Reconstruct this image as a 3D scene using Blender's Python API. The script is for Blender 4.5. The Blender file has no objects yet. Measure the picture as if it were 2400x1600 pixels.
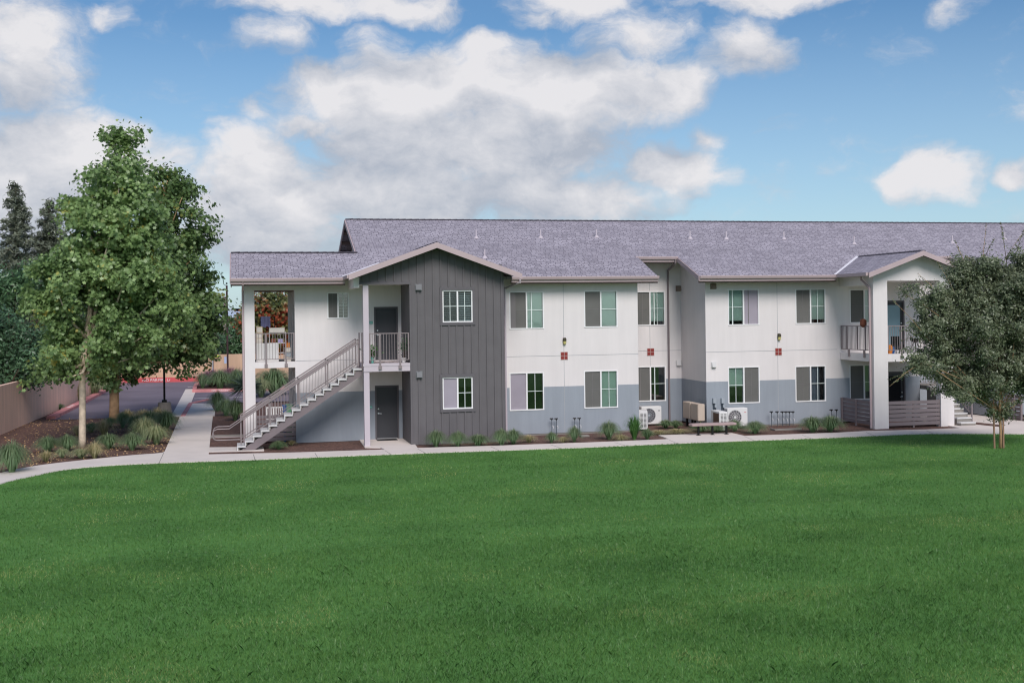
import bpy, bmesh, math, random
import numpy as np
from mathutils import Vector, Matrix
random.seed(7); RNG = np.random.default_rng(7)
SC = bpy.context.scene
COL = SC.collection
R = math.radians

# ------------------------------------------------------------------ camera model (metres; building axes = world axes)
F = 2700.0; VH = 727.0; HC = 5.1; YAW = math.atan(640/2700); ROLL = .0124
cyw, syw = math.cos(YAW), math.sin(YAW); crl, srl = math.cos(ROLL), math.sin(ROLL)
def ray(u, v):
    a = u-1200; b = -(v-VH)
    x = a*crl+b*srl; z = -a*srl+b*crl
    return (x*cyw+F*syw, -x*syw+F*cyw, z)
def onY(u, v, Y):
    r = ray(u, v); t = Y/r[1]; return (r[0]*t, Y, HC+r[2]*t)
def onX(u, v, X):
    r = ray(u, v); t = X/r[0]; return (X, r[1]*t, HC+r[2]*t)
def onZ(u, v, z=0.0):
    r = ray(u, v); t = (z-HC)/r[2]; return (r[0]*t, r[1]*t, z)
def pxm(x, y):                       # source pixels per metre at a ground spot
    return F/(x*syw+y*cyw)
PIT = .37; YE = 44.9; ZE = 6.45
def roofz(y): return ZE+PIT*(y-YE)
def onR(u, v):
    r = ray(u, v); t = (HC-ZE+PIT*YE)/(PIT*r[1]-r[2]); return (r[0]*t, r[1]*t, HC+r[2]*t)

cam = bpy.data.cameras.new('camera'); camo = bpy.data.objects.new('camera', cam); COL.objects.link(camo)
cam.sensor_width = 36; cam.lens = F/2400*36; cam.clip_end = 2000; cam.clip_start = .1
cam.shift_y = -(800-VH)/2400
camo.matrix_world = Matrix.Translation((0, 0, HC)) @ Matrix.Rotation(-YAW, 4, 'Z') @ Matrix.Rotation(R(90), 4, 'X') @ Matrix.Rotation(-ROLL, 4, 'Z')
SC.camera = camo

# ------------------------------------------------------------------ materials
def lin(c):
    return tuple(((x/255)/12.92 if x/255 <= .04045 else ((x/255+.055)/1.055)**2.4) for x in c)
MATS = {}
def nn(nt, t, **kw):
    n = nt.nodes.new(t)
    for k, v in kw.items(): setattr(n, k, v)
    return n
def mat(name, rgb, rough=.8, var=.08, scale=3.0, bump=0.0, bscale=40.0, metal=0.0, spec=.3, coord='Object', detail=4, k=1.0):
    m = bpy.data.materials.new(name); m.use_nodes = True; nt = m.node_tree
    p = nt.nodes['Principled BSDF']; c = [x*k for x in lin(rgb)]
    p.inputs['Roughness'].default_value = rough; p.inputs['Metallic'].default_value = metal
    p.inputs['Specular IOR Level'].default_value = spec
    tc = nn(nt, 'ShaderNodeTexCoord'); nz = nn(nt, 'ShaderNodeTexNoise'); nz.inputs['Scale'].default_value = scale; nz.inputs['Detail'].default_value = detail
    nt.links.new(tc.outputs[coord], nz.inputs['Vector'])
    mx = nn(nt, 'ShaderNodeMix', data_type='RGBA')
    mr = nn(nt, 'ShaderNodeMapRange'); mr.inputs[1].default_value = .3; mr.inputs[2].default_value = .7
    nt.links.new(nz.outputs['Fac'], mr.inputs[0]); nt.links.new(mr.outputs[0], mx.inputs['Factor'])
    mx.inputs['A'].default_value = (*[max(0, x*(1-var)) for x in c], 1); mx.inputs['B'].default_value = (*[min(1, x*(1+var)) for x in c], 1)
    nt.links.new(mx.outputs['Result'], p.inputs['Base Color'])
    if bump:
        n2 = nn(nt, 'ShaderNodeTexNoise'); n2.inputs['Scale'].default_value = bscale; n2.inputs['Detail'].default_value = 5
        nt.links.new(tc.outputs[coord], n2.inputs['Vector'])
        b = nn(nt, 'ShaderNodeBump'); b.inputs['Strength'].default_value = bump; b.inputs['Distance'].default_value = .02
        nt.links.new(n2.outputs['Fac'], b.inputs['Height']); nt.links.new(b.outputs[0], p.inputs['Normal'])
    MATS[name] = m; return m

STW = mat('stucco_white', (228, 221, 219), .9, .022, .9, .35, 60)
STB = mat('stucco_bluegrey', (155, 161, 169), .9, .03, .9, .35, 60)
SID = mat('siding_charcoal', (106, 102, 104), .75, .05, 2.0, .1, 30)
TRD = mat('trim_charcoal', (100, 96, 99), .7, .04, 2)
TAU = mat('trim_taupe', (186, 166, 167), .6, .04, 1.5)
TAD = mat('taupe_dark', (126, 115, 117), .6, .05, 2)
RAIL = mat('rail_taupe', (142, 130, 130), .45, .05, 3, metal=.1)
POST = mat('post_lilac', (196, 185, 191), .6, .02, 2)
SOF = mat('soffit_brown', (118, 100, 96), .8, .1, 4)
WHT = mat('window_white', (236, 234, 233), .45, .01, 3)
DOORM = mat('door_charcoal', (70, 70, 74), .4, .03, 2)
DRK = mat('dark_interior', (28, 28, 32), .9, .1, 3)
SCRN = mat('insect_screen', (108, 107, 104), .85, .05, 2, spec=.1)
SCRL = mat('curtain_lilac', (160, 152, 162), .85, .04, 2, spec=.1)
BLND = mat('blind_white', (222, 230, 226), .8, .02, 3)
CONC = mat('concrete', (220, 208, 200), .9, .06, .8, .25, 25)
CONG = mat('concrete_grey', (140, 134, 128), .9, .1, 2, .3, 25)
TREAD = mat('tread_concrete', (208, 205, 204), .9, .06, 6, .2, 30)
BLK = mat('black_metal', (20, 20, 22), .4, .1, 3)
TEAL = mat('teal_plate', (105, 178, 165), .5, .03, 5)
STEEL = mat('brushed_steel', (200, 200, 202), .3, .03, 5, metal=.8)
ACW = mat('unit_white', (222, 219, 217), .5, .03, 3)
GREYB = mat('box_grey', (160, 166, 172), .5, .04, 5)
PIPE = mat('pipe_dark', (70, 78, 86), .5, .08, 5)
TANB = mat('cabinet_tan', (198, 180, 164), .6, .05, 2)
REDT = mat('red_tile', (142, 62, 58), .4, .15, 8)
GROUT = mat('grout', (205, 195, 190), .9, .03, 8)
REDC = mat('curb_red', (206, 138, 138), .8, .2, 2.0, .2, 20)
REDD = mat('curb_red_far', (205, 92, 96), .8, .12, 1.5, .2, 20)
WPNT = mat('paint_white', (225, 220, 220), .8, .05, 3)
PWALL = mat('wall_pinktan', (250, 210, 190), .9, .05, .5, .3, 12)
PWALB = mat('wall_tan', (212, 178, 150), .9, .05, .3, .3, 12)
WOOD = mat('bench_wood', (168, 146, 144), .7, .08, 6)
BARKP = mat('bark_pale', (200, 182, 160), .9, .25, 5, .6, 14)
BARKT = mat('bark_tan', (176, 142, 108), .9, .2, 5, .6, 14)
BARKD = mat('bark_dark', (92, 78, 66), .9, .25, 5, .6, 14)
STAKE = mat('stake_wood', (150, 118, 98), .85, .1, 6)
LAV = mat('towel_lavender', (168, 160, 200), .9, .06, 12)
BEIG = mat('beige_drawer', (198, 178, 150), .7, .05, 5)
CREAM = mat('cream_box', (215, 208, 198), .7, .04, 5)
BLUE = mat('bin_blue', (45, 90, 150), .5, .05, 5)
GRNB = mat('bin_green', (100, 150, 115), .5, .05, 5)
BRWN = mat('brown_board', (120, 72, 55), .8, .15, 5)
ORNG = mat('orange_plastic', (210, 130, 60), .5, .05, 5)
MAG = mat('magenta_pot', (140, 45, 85), .5, .05, 5)
LAMPG = mat('lamp_glass', (196, 186, 120), .35, .05, 8)
BRNZ = mat('lamp_bronze', (70, 66, 52), .5, .05, 8)
LEAFY = mat('fallen_leaf', (188, 152, 110), .9, .35, 3)

def mulchmat():
    m = bpy.data.materials.new('mulch_bark'); m.use_nodes = True; nt = m.node_tree; p = nt.nodes['Principled BSDF']
    p.inputs['Roughness'].default_value = .95
    tc = nn(nt, 'ShaderNodeTexCoord')
    v = nn(nt, 'ShaderNodeTexVoronoi'); v.inputs['Scale'].default_value = 16
    nz = nn(nt, 'ShaderNodeTexNoise'); nz.inputs['Scale'].default_value = 30; nz.inputs['Detail'].default_value = 6
    n3 = nn(nt, 'ShaderNodeTexNoise'); n3.inputs['Scale'].default_value = 1.2; n3.inputs['Detail'].default_value = 4
    for n in (v, nz, n3): nt.links.new(tc.outputs['Object'], n.inputs['Vector'])
    r = nn(nt, 'ShaderNodeValToRGB'); r.color_ramp.elements[0].position = .1; r.color_ramp.elements[1].position = .95
    r.color_ramp.elements[0].color = (*lin((58, 40, 36)), 1); r.color_ramp.elements[1].color = (*lin((128, 94, 82)), 1)
    s = nn(nt, 'ShaderNodeSeparateColor'); nt.links.new(v.outputs['Color'], s.inputs[0])
    mx = nn(nt, 'ShaderNodeMath', operation='MULTIPLY_ADD'); mx.inputs[1].default_value = .6
    ad = nn(nt, 'ShaderNodeMath', operation='MULTIPLY'); ad.inputs[1].default_value = .5
    nt.links.new(n3.outputs['Fac'], ad.inputs[0])
    nt.links.new(s.outputs[0], mx.inputs[0]); nt.links.new(ad.outputs[0], mx.inputs[2]); nt.links.new(mx.outputs[0], r.inputs[0])
    nt.links.new(r.outputs[0], p.inputs['Base Color'])
    b = nn(nt, 'ShaderNodeBump'); b.inputs['Strength'].default_value = .9; b.inputs['Distance'].default_value = .04
    nt.links.new(nz.outputs['Fac'], b.inputs['Height']); nt.links.new(b.outputs[0], p.inputs['Normal'])
    return m
MULCH = mulchmat()

def shingle(name, swap):
    m = bpy.data.materials.new(name); m.use_nodes = True; nt = m.node_tree; p = nt.nodes['Principled BSDF']
    p.inputs['Roughness'].default_value = .9; p.inputs['Specular IOR Level'].default_value = .2
    tc = nn(nt, 'ShaderNodeTexCoord'); sp = nn(nt, 'ShaderNodeSeparateXYZ'); cb = nn(nt, 'ShaderNodeCombineXYZ')
    nt.links.new(tc.outputs['Object'], sp.inputs[0])
    wob = nn(nt, 'ShaderNodeTexNoise'); wob.inputs['Scale'].default_value = 5; nt.links.new(tc.outputs['Object'], wob.inputs['Vector'])
    wm = nn(nt, 'ShaderNodeMath', operation='MULTIPLY_ADD'); wm.inputs[1].default_value = .035
    nt.links.new(wob.outputs['Fac'], wm.inputs[0])
    a, b_ = ('Y', 'X') if swap else ('X', 'Y')
    nt.links.new(sp.outputs[a], cb.inputs[0])
    ml = nn(nt, 'ShaderNodeMath', operation='MULTIPLY'); ml.inputs[1].default_value = 1.066
    nt.links.new(sp.outputs[b_], ml.inputs[0]); nt.links.new(ml.outputs[0], wm.inputs[2]); nt.links.new(wm.outputs[0], cb.inputs[1])
    br = nn(nt, 'ShaderNodeTexBrick'); br.inputs['Scale'].default_value = 1; br.inputs['Brick Width'].default_value = .3
    br.inputs['Row Height'].default_value = .145; br.inputs['Mortar Size'].default_value = .016; br.inputs['Mortar Smooth'].default_value = .3
    br.offset = .37; br.squash = .7; br.squash_frequency = 3
    br.inputs['Color1'].default_value = (*lin((179, 171, 180)), 1); br.inputs['Color2'].default_value = (*lin((148, 141, 150)), 1)
    br.inputs['Mortar'].default_value = (*lin((110, 104, 113)), 1)
    nt.links.new(cb.outputs[0], br.inputs['Vector'])
    nz = nn(nt, 'ShaderNodeTexNoise'); nz.inputs['Scale'].default_value = .8; nz.inputs['Detail'].default_value = 5
    nt.links.new(tc.outputs['Object'], nz.inputs['Vector'])
    mr = nn(nt, 'ShaderNodeMapRange'); mr.inputs[1].default_value = .3; mr.inputs[2].default_value = .7; mr.inputs[3].default_value = .93; mr.inputs[4].default_value = 1.07
    nt.links.new(nz.outputs['Fac'], mr.inputs[0])
    mx = nn(nt, 'ShaderNodeMix', data_type='RGBA', blend_type='MULTIPLY'); mx.inputs['Factor'].default_value = 1
    nt.links.new(br.outputs['Color'], mx.inputs['A']); nt.links.new(mr.outputs[0], mx.inputs['B'])
    nt.links.new(mx.outputs['Result'], p.inputs['Base Color'])
    b = nn(nt, 'ShaderNodeBump'); b.inputs['Strength'].default_value = .5; b.inputs['Distance'].default_value = .02; b.invert = True
    nt.links.new(br.outputs['Fac'], b.inputs['Height']); nt.links.new(b.outputs[0], p.inputs['Normal'])
    return m
SHG = shingle('roof_shingles', False); SHS = shingle('gable_shingles', True)
RIDG = mat('ridge_shingle', (84, 78, 86), .9, .25, 4)

def glassmat(name, tint, gl=.12):
    m = bpy.data.materials.new(name); m.use_nodes = True; nt = m.node_tree; nt.nodes.remove(nt.nodes['Principled BSDF'])
    t = nn(nt, 'ShaderNodeBsdfTransparent'); t.inputs[0].default_value = (*lin(tint), 1)
    g = nn(nt, 'ShaderNodeBsdfGlossy'); g.inputs['Roughness'].default_value = .03; g.inputs[0].default_value = (.9, .9, .9, 1)
    nz = nn(nt, 'ShaderNodeTexNoise'); nz.inputs['Scale'].default_value = 1.1
    tc = nn(nt, 'ShaderNodeTexCoord'); nt.links.new(tc.outputs['Object'], nz.inputs['Vector'])
    b = nn(nt, 'ShaderNodeBump'); b.inputs['Strength'].default_value = .08; b.inputs['Distance'].default_value = .04
    nt.links.new(nz.outputs['Fac'], b.inputs['Height']); nt.links.new(b.outputs[0], g.inputs['Normal'])
    fr = nn(nt, 'ShaderNodeFresnel'); fr.inputs[0].default_value = 1.5
    ad = nn(nt, 'ShaderNodeMath', operation='ADD'); ad.inputs[1].default_value = gl; nt.links.new(fr.outputs[0], ad.inputs[0])
    mx = nn(nt, 'ShaderNodeMixShader'); nt.links.new(ad.outputs[0], mx.inputs[0]); nt.links.new(t.outputs[0], mx.inputs[1]); nt.links.new(g.outputs[0], mx.inputs[2])
    nt.links.new(mx.outputs[0], nt.nodes['Material Output'].inputs[0]); return m
GLG = glassmat('glass_green', (210, 226, 220), .13); GLC = glassmat('glass_clear', (205, 225, 228), .04)

def leafmat(name, c1, c2, c3=None, rare=.0, transl=.35, scale=.9, z0=None, z1=None, tip=None, p3=.93, p2=.85):
    m = bpy.data.materials.new(name); m.use_nodes = True; nt = m.node_tree; p = nt.nodes['Principled BSDF']
    p.inputs['Roughness'].default_value = .38; p.inputs['Specular IOR Level'].default_value = .5
    g = nn(nt, 'ShaderNodeNewGeometry'); tc = nn(nt, 'ShaderNodeTexCoord')
    nz = nn(nt, 'ShaderNodeTexNoise'); nz.inputs['Scale'].default_value = scale; nz.inputs['Detail'].default_value = 2
    nt.links.new(tc.outputs['Object'], nz.inputs['Vector'])
    a = nn(nt, 'ShaderNodeMath', operation='MULTIPLY_ADD'); a.inputs[1].default_value = .55
    b = nn(nt, 'ShaderNodeMapRange'); b.inputs[1].default_value = .35; b.inputs[2].default_value = .65; b.inputs[4].default_value = .45
    nt.links.new(nz.outputs['Fac'], b.inputs[0]); nt.links.new(g.outputs['Random Per Island'], a.inputs[0]); nt.links.new(b.outputs[0], a.inputs[2])
    r = nn(nt, 'ShaderNodeValToRGB'); e = r.color_ramp.elements
    e[0].position = 0; e[0].color = (*lin(c1), 1); e[1].position = p2; e[1].color = (*lin(c2), 1)
    if c3: x = e.new(p3); x.color = (*lin(c3), 1)
    nt.links.new(a.outputs[0], r.inputs[0]); colout = r.outputs[0]
    if tip:
        sx = nn(nt, 'ShaderNodeSeparateXYZ'); nt.links.new(tc.outputs['Object'], sx.inputs[0])
        mz = nn(nt, 'ShaderNodeMapRange'); mz.inputs[1].default_value = z0; mz.inputs[2].default_value = z1
        nt.links.new(sx.outputs[2], mz.inputs[0])
        mm = nn(nt, 'ShaderNodeMath', operation='MULTIPLY'); nt.links.new(mz.outputs[0], mm.inputs[0]); nt.links.new(g.outputs['Random Per Island'], mm.inputs[1])
        mc = nn(nt, 'ShaderNodeMix', data_type='RGBA'); nt.links.new(mm.outputs[0], mc.inputs['Factor'])
        nt.links.new(colout, mc.inputs['A']); mc.inputs['B'].default_value = (*lin(tip), 1); colout = mc.outputs['Result']
    nt.links.new(colout, p.inputs['Base Color'])
    t = nn(nt, 'ShaderNodeBsdfTranslucent'); nt.links.new(colout, t.inputs[0])
    mx = nn(nt, 'ShaderNodeMixShader'); mx.inputs[0].default_value = transl
    nt.links.new(p.outputs[0], mx.inputs[1]); nt.links.new(t.outputs[0], mx.inputs[2]); nt.links.new(mx.outputs[0], nt.nodes['Material Output'].inputs[0])
    return m
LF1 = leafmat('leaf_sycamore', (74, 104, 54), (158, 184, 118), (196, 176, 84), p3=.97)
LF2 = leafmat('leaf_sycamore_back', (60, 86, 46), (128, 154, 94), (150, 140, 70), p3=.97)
LFD = leafmat('leaf_dark', (46, 70, 50), (98, 132, 94), transl=.2)
LFC = leafmat('leaf_conifer', (84, 92, 78), (136, 142, 120), transl=.15)
LFR = leafmat('leaf_autumn', (66, 92, 58), (130, 130, 78), (186, 94, 66), scale=.75, p2=.52, p3=.74)
LFO = leafmat('leaf_oak', (68, 80, 56), (138, 146, 114), transl=.25, scale=1.6)
LFM = leafmat('leaf_mid', (52, 78, 50), (98, 132, 88), transl=.25)
GRD = leafmat('blade_dark', (54, 90, 52), (140, 170, 120), transl=.25, z0=.3, z1=1.0, tip=(150, 150, 120))
GRL = leafmat('blade_light', (98, 126, 84), (176, 192, 146), transl=.3, z0=.2, z1=.9, tip=(205, 196, 150))
GRY = leafmat('blade_straw', (118, 132, 84), (198, 190, 142), transl=.3, z0=.1, z1=.8, tip=(214, 192, 150))
GRB = leafmat('blade_bright', (52, 98, 44), (112, 158, 88), transl=.35)
GRP = leafmat('blade_pink', (120, 92, 96), (170, 124, 134), transl=.3, z0=.2, z1=.9, tip=(196, 150, 160))
YUC = leafmat('blade_blue', (62, 84, 74), (140, 158, 146), transl=.15)
GRS = leafmat('lawn_blade', (62, 108, 48), (128, 170, 88), (184, 188, 120), transl=.45, scale=.4)

def lawnmat():
    m = bpy.data.materials.new('lawn_turf'); m.use_nodes = True; nt = m.node_tree; p = nt.nodes['Principled BSDF']
    p.inputs['Roughness'].default_value = .9; p.inputs['Specular IOR Level'].default_value = .1
    tc = nn(nt, 'ShaderNodeTexCoord')
    def noise(s, d, st=(1, 1, 1)):
        mp = nn(nt, 'ShaderNodeMapping'); mp.inputs['Scale'].default_value = st
        n = nn(nt, 'ShaderNodeTexNoise'); n.inputs['Scale'].default_value = s; n.inputs['Detail'].default_value = d
        nt.links.new(tc.outputs['Object'], mp.inputs[0]); nt.links.new(mp.outputs[0], n.inputs['Vector']); return n
    a = noise(.35, 5, (.6, 1, 1)); b = noise(9, 6); c = noise(70, 3)
    m1 = nn(nt, 'ShaderNodeMath', operation='MULTIPLY_ADD'); m1.inputs[1].default_value = .7; nt.links.new(a.outputs['Fac'], m1.inputs[0])
    m2 = nn(nt, 'ShaderNodeMath', operation='MULTIPLY_ADD'); m2.inputs[1].default_value = .6; nt.links.new(b.outputs['Fac'], m2.inputs[0])
    m3 = nn(nt, 'ShaderNodeMath', operation='MULTIPLY'); m3.inputs[1].default_value = .6; nt.links.new(c.outputs['Fac'], m3.inputs[0])
    nt.links.new(m3.outputs[0], m2.inputs[2]); nt.links.new(m2.outputs[0], m1.inputs[2])
    r = nn(nt, 'ShaderNodeValToRGB'); e = r.color_ramp.elements
    e[0].position = .65; e[0].color = (*lin((50, 86, 40)), 1); e[1].position = 1.25 if False else 1.0; e[1].color = (*lin((94, 138, 72)), 1)
    nt.links.new(m1.outputs[0], r.inputs[0]); nt.links.new(r.outputs[0], p.inputs['Base Color'])
    bp = nn(nt, 'ShaderNodeBump'); bp.inputs['Strength'].default_value = .6; bp.inputs['Distance'].default_value = .05
    nt.links.new(m2.outputs[0], bp.inputs['Height']); nt.links.new(bp.outputs[0], p.inputs['Normal'])
    return m
def streaks(m, amt=.035):
    nt = m.node_tree; p = nt.nodes['Principled BSDF']; src = p.inputs['Base Color'].links[0].from_socket
    tc = nn(nt, 'ShaderNodeTexCoord'); mp = nn(nt, 'ShaderNodeMapping'); mp.inputs['Scale'].default_value = (3.2, 3.2, .28)
    n = nn(nt, 'ShaderNodeTexNoise'); n.inputs['Scale'].default_value = 1.0; n.inputs['Detail'].default_value = 6; n.inputs['Roughness'].default_value = .65
    nt.links.new(tc.outputs['Object'], mp.inputs[0]); nt.links.new(mp.outputs[0], n.inputs['Vector'])
    mr = nn(nt, 'ShaderNodeMapRange'); mr.inputs[1].default_value = .35; mr.inputs[2].default_value = .7; mr.inputs[3].default_value = 1; mr.inputs[4].default_value = 1-amt*2; nt.links.new(n.outputs['Fac'], mr.inputs[0])
    mx = nn(nt, 'ShaderNodeMix', data_type='RGBA', blend_type='MULTIPLY'); mx.inputs['Factor'].default_value = 1; nt.links.new(src, mx.inputs['A']); nt.links.new(mr.outputs[0], mx.inputs['B']); nt.links.new(mx.outputs['Result'], p.inputs['Base Color'])
streaks(STW, .03); streaks(STB, .05); streaks(SID, .05); streaks(PWALL, .1); streaks(PWALB, .08)
LAWN = lawnmat()
ASPH = mat('asphalt', (122, 112, 122), .9, .14, .35, .4, 60, detail=8)
GRND = mat('bare_ground', (120, 108, 92), .95, .15, .2, .3, 5)

# ------------------------------------------------------------------ mesh helpers
class MB:
    def __init__(s): s.v = []; s.f = []; s.m = []
    def quad(s, a, b, c, d, mi=0):
        n = len(s.v); s.v += [a, b, c, d]; s.f.append((n, n+1, n+2, n+3)); s.m.append(mi)
    def poly(s, pts, mi=0):
        n = len(s.v); s.v += list(pts); s.f.append(tuple(range(n, n+len(pts)))); s.m.append(mi)
    def box(s, x0, x1, y0, y1, z0, z1, mi=0):
        s.prism([(x0, y0, z0), (x1, y0, z0), (x1, y1, z0), (x0, y1, z0)], (0, 0, z1-z0), mi)
    def prism(s, pts, vec, mi=0):
        pts = [Vector(p) for p in pts]; vec = Vector(vec); n = len(s.v); k = len(pts)
        s.v += [tuple(p) for p in pts]+[tuple(p+vec) for p in pts]
        s.f.append(tuple(range(n+k-1, n-1, -1))); s.m.append(mi)
        s.f.append(tuple(range(n+k, n+2*k))); s.m.append(mi)
        for i in range(k):
            j = (i+1) % k; s.f.append((n+i, n+j, n+k+j, n+k+i)); s.m.append(mi)
    def bar(s, a, b, w, h=None, mi=0, up=(0, 0, 1)):
        h = h or w; a = Vector(a); b = Vector(b); d = (b-a).normalized(); u = Vector(up)
        if abs(d.dot(u)) > .95: u = Vector((0, 1, 0))
        x = d.cross(u).normalized()*w/2; y = x.cross(d).normalized()*h/2
        s.prism([a-x-y, a+x-y, a+x+y, a-x+y], b-a, mi)
    def tube(s, pts, rad, seg=8, mi=0, cap=True):
        pts = [Vector(p) for p in pts]; rad = rad if hasattr(rad, '__len__') else [rad]*len(pts); n = len(s.v)
        prev = None
        for i, p in enumerate(pts):
            d = (pts[min(i+1, len(pts)-1)]-pts[max(i-1, 0)]).normalized()
            u = prev if prev is not None else (Vector((1, 0, 0)) if abs(d.x) < .8 else Vector((0, 1, 0)))
            x = (u-d*u.dot(d)).normalized(); y = d.cross(x); prev = x
            for k in range(seg):
                t = 2*math.pi*k/seg; s.v.append(tuple(p+(x*math.cos(t)+y*math.sin(t))*rad[i]))
        for i in range(len(pts)-1):
            for k in range(seg):
                a = n+i*seg+k; b = n+i*seg+(k+1) % seg; s.f.append((a, b, b+seg, a+seg)); s.m.append(mi)
        if cap:
            s.f.append(tuple(n+k for k in range(seg))[::-1]); s.m.append(mi)
            e = n+(len(pts)-1)*seg; s.f.append(tuple(e+k for k in range(seg))); s.m.append(mi)
    def lathe(s, c, prof, seg=14, mi=0):
        s.tube([(c[0], c[1], c[2]+z) for r, z in prof], [max(r, .001) for r, z in prof], seg, mi)
    def build(s, name, mats, parent=None, smooth=False):
        me = bpy.data.meshes.new(name); me.from_pydata(s.v, [], s.f)
        mats = mats if isinstance(mats, (list, tuple)) else [mats]
        for m in mats: me.materials.append(m)
        me.polygons.foreach_set('material_index', s.m)
        if smooth: me.polygons.foreach_set('use_smooth', [True]*len(s.f))
        me.update(); bm = bmesh.new(); bm.from_mesh(me); bmesh.ops.recalc_face_normals(bm, faces=bm.faces); bm.to_mesh(me); bm.free()
        o = bpy.data.objects.new(name, me); COL.objects.link(o)
        if parent:
            o.parent = parent
            if parent.type == 'EMPTY': o.location = -Vector(parent.location) if not parent.get('_loc') else (0, 0, 0)
        return o
def npmesh(name, verts, faces_n, mat_, parent=None, smooth=False):
    """verts (N,3); faces_n: faces are consecutive runs of n verts"""
    me = bpy.data.meshes.new(name); N = len(verts); nf = N//faces_n
    me.vertices.add(N); me.vertices.foreach_set('co', verts.astype(np.float32).ravel())
    me.loops.add(N); me.loops.foreach_set('vertex_index', np.arange(N, dtype=np.int32))
    me.polygons.add(nf); me.polygons.foreach_set('loop_start', np.arange(0, N, faces_n, dtype=np.int32))
    me.materials.append(mat_); me.update(calc_edges=True); me.validate()
    o = bpy.data.objects.new(name, me); COL.objects.link(o); o.parent = parent
    if parent and not parent.get('_loc'): o.location = -Vector(parent.location)
    return o
def tag(o, label=None, cat=None, group=None, kind=None):
    if label: o['label'] = label
    if cat: o['category'] = cat
    if group: o['group'] = group
    if kind: o['kind'] = kind
    return o
def thing(name, loc, label, cat, group=None, local=False):
    o = bpy.data.objects.new(name, None); COL.objects.link(o); o.location = loc; o.empty_display_size = .2
    if local: o['_loc'] = 1
    return tag(o, label, cat, group)

# ------------------------------------------------------------------ world: sky and clouds, by direction
W = bpy.data.worlds.new('World'); SC.world = W; W.use_nodes = True; nt = W.node_tree; nt.nodes.clear()
SUN_EL, SUN_AZ = R(42), R(179)
out = nn(nt, 'ShaderNodeOutputWorld'); bg = nn(nt, 'ShaderNodeBackground')
sky = nn(nt, 'ShaderNodeTexSky'); sky.sky_type = 'NISHITA'; sky.sun_disc = False; sky.sun_elevation = SUN_EL; sky.sun_rotation = SUN_AZ
sky.air_density = 1.0; sky.dust_density = .6; sky.ozone_density = 2.0
tc = nn(nt, 'ShaderNodeTexCoord'); sp = nn(nt, 'ShaderNodeSeparateXYZ'); nt.links.new(tc.outputs['Generated'], sp.inputs[0])
az = nn(nt, 'ShaderNodeMath', operation='ARCTAN2'); nt.links.new(sp.outputs[0], az.inputs[0]); nt.links.new(sp.outputs[1], az.inputs[1])
el = nn(nt, 'ShaderNodeMath', operation='ARCSINE'); nt.links.new(sp.outputs[2], el.inputs[0])
cv = nn(nt, 'ShaderNodeCombineXYZ'); nt.links.new(az.outputs[0], cv.inputs[0]); nt.links.new(el.outputs[0], cv.inputs[1])
# clouds: azimuth/elevation ellipses (degrees) broken up by noise
CL = []
def cl(px, py, rx, ry, w=1.0):     # measured off the photograph, stored as bearings
    d = Vector(ray(px*1.0204, py*1.0204)); a = math.atan2(d.x, d.y); e = math.atan2(d.z, math.hypot(d.x, d.y))
    CL.append((a, e, rx*1.0204/F*1.25, ry*1.0204/F*1.25, w))
for c in [(40, 90, 170, 120, .95), (30, 190, 120, 60, .9), (250, 30, 70, 35, .55), (110, 350, 290, 95, 1.3), (330, 310, 80, 40, .8), (110, 440, 280, 110, 1.2), (60, 540, 260, 60, .8),
          (780, 215, 150, 80, 1.2), (700, 285, 100, 45, .9), (1000, 230, 290, 130, 1.35), (1330, 220, 290, 90, 1.3), (1080, 330, 360, 130, 1.4), (1100, 125, 110, 50, .75), (1560, 200, 100, 60, 1.1),
          (570, 370, 120, 90, 1.2), (610, 470, 230, 130, 1.35), (900, 450, 350, 100, 1.4), (1250, 445, 330, 80, 1.25), (1540, 390, 130, 70, 1.05), (1640, 310, 60, 40, .6), (600, 550, 330, 70, 1.0), (640, 520, 700, 40, .7),
          (640, -5, 200, 50, .9), (900, 5, 170, 42, .8), (1310, 5, 150, 55, .9), (1240, 40, 60, 30, .7), (1800, -10, 210, 40, .8), (2190, 20, 60, 50, .5),
          (1470, 95, 130, 65, .8), (1690, 125, 110, 65, .8), (860, 105, 70, 60, .6), (640, 85, 90, 50, .55), (600, 250, 60, 40, .5), (2165, 405, 108, 68, 1.1), (2350, 400, 45, 30, .8), (1280, 150, 60, 35, .6), (330, 450, 120, 40, .6)]:
    cl(*c)
for k in range(16):                # the sky the photograph does not show
    a = R(random.uniform(40, 320)); CL.append((a if a < math.pi else a-2*math.pi, R(random.uniform(4, 55)), R(random.uniform(14, 30)), R(random.uniform(5, 11)), 1.1))
grp = bpy.data.node_groups.new('cloud_density', 'ShaderNodeTree')
grp.interface.new_socket('V', in_out='INPUT', socket_type='NodeSocketVector'); grp.interface.new_socket('D', in_out='OUTPUT', socket_type='NodeSocketFloat')
gi = nn(grp, 'NodeGroupInput'); go = nn(grp, 'NodeGroupOutput'); L = grp.links.new
wn = nn(grp, 'ShaderNodeTexNoise'); wn.inputs['Scale'].default_value = 16; wn.inputs['Detail'].default_value = 7; L(gi.outputs[0], wn.inputs['Vector'])
ws = nn(grp, 'ShaderNodeVectorMath', operation='SUBTRACT'); ws.inputs[1].default_value = (.5, .5, .5); L(wn.outputs['Color'], ws.inputs[0])
wk = nn(grp, 'ShaderNodeVectorMath', operation='MULTIPLY'); wk.inputs[1].default_value = (.07, .045, 0); L(ws.outputs[0], wk.inputs[0])
wa = nn(grp, 'ShaderNodeVectorMath', operation='ADD'); L(gi.outputs[0], wa.inputs[0]); L(wk.outputs[0], wa.inputs[1])
prev = None
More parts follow.
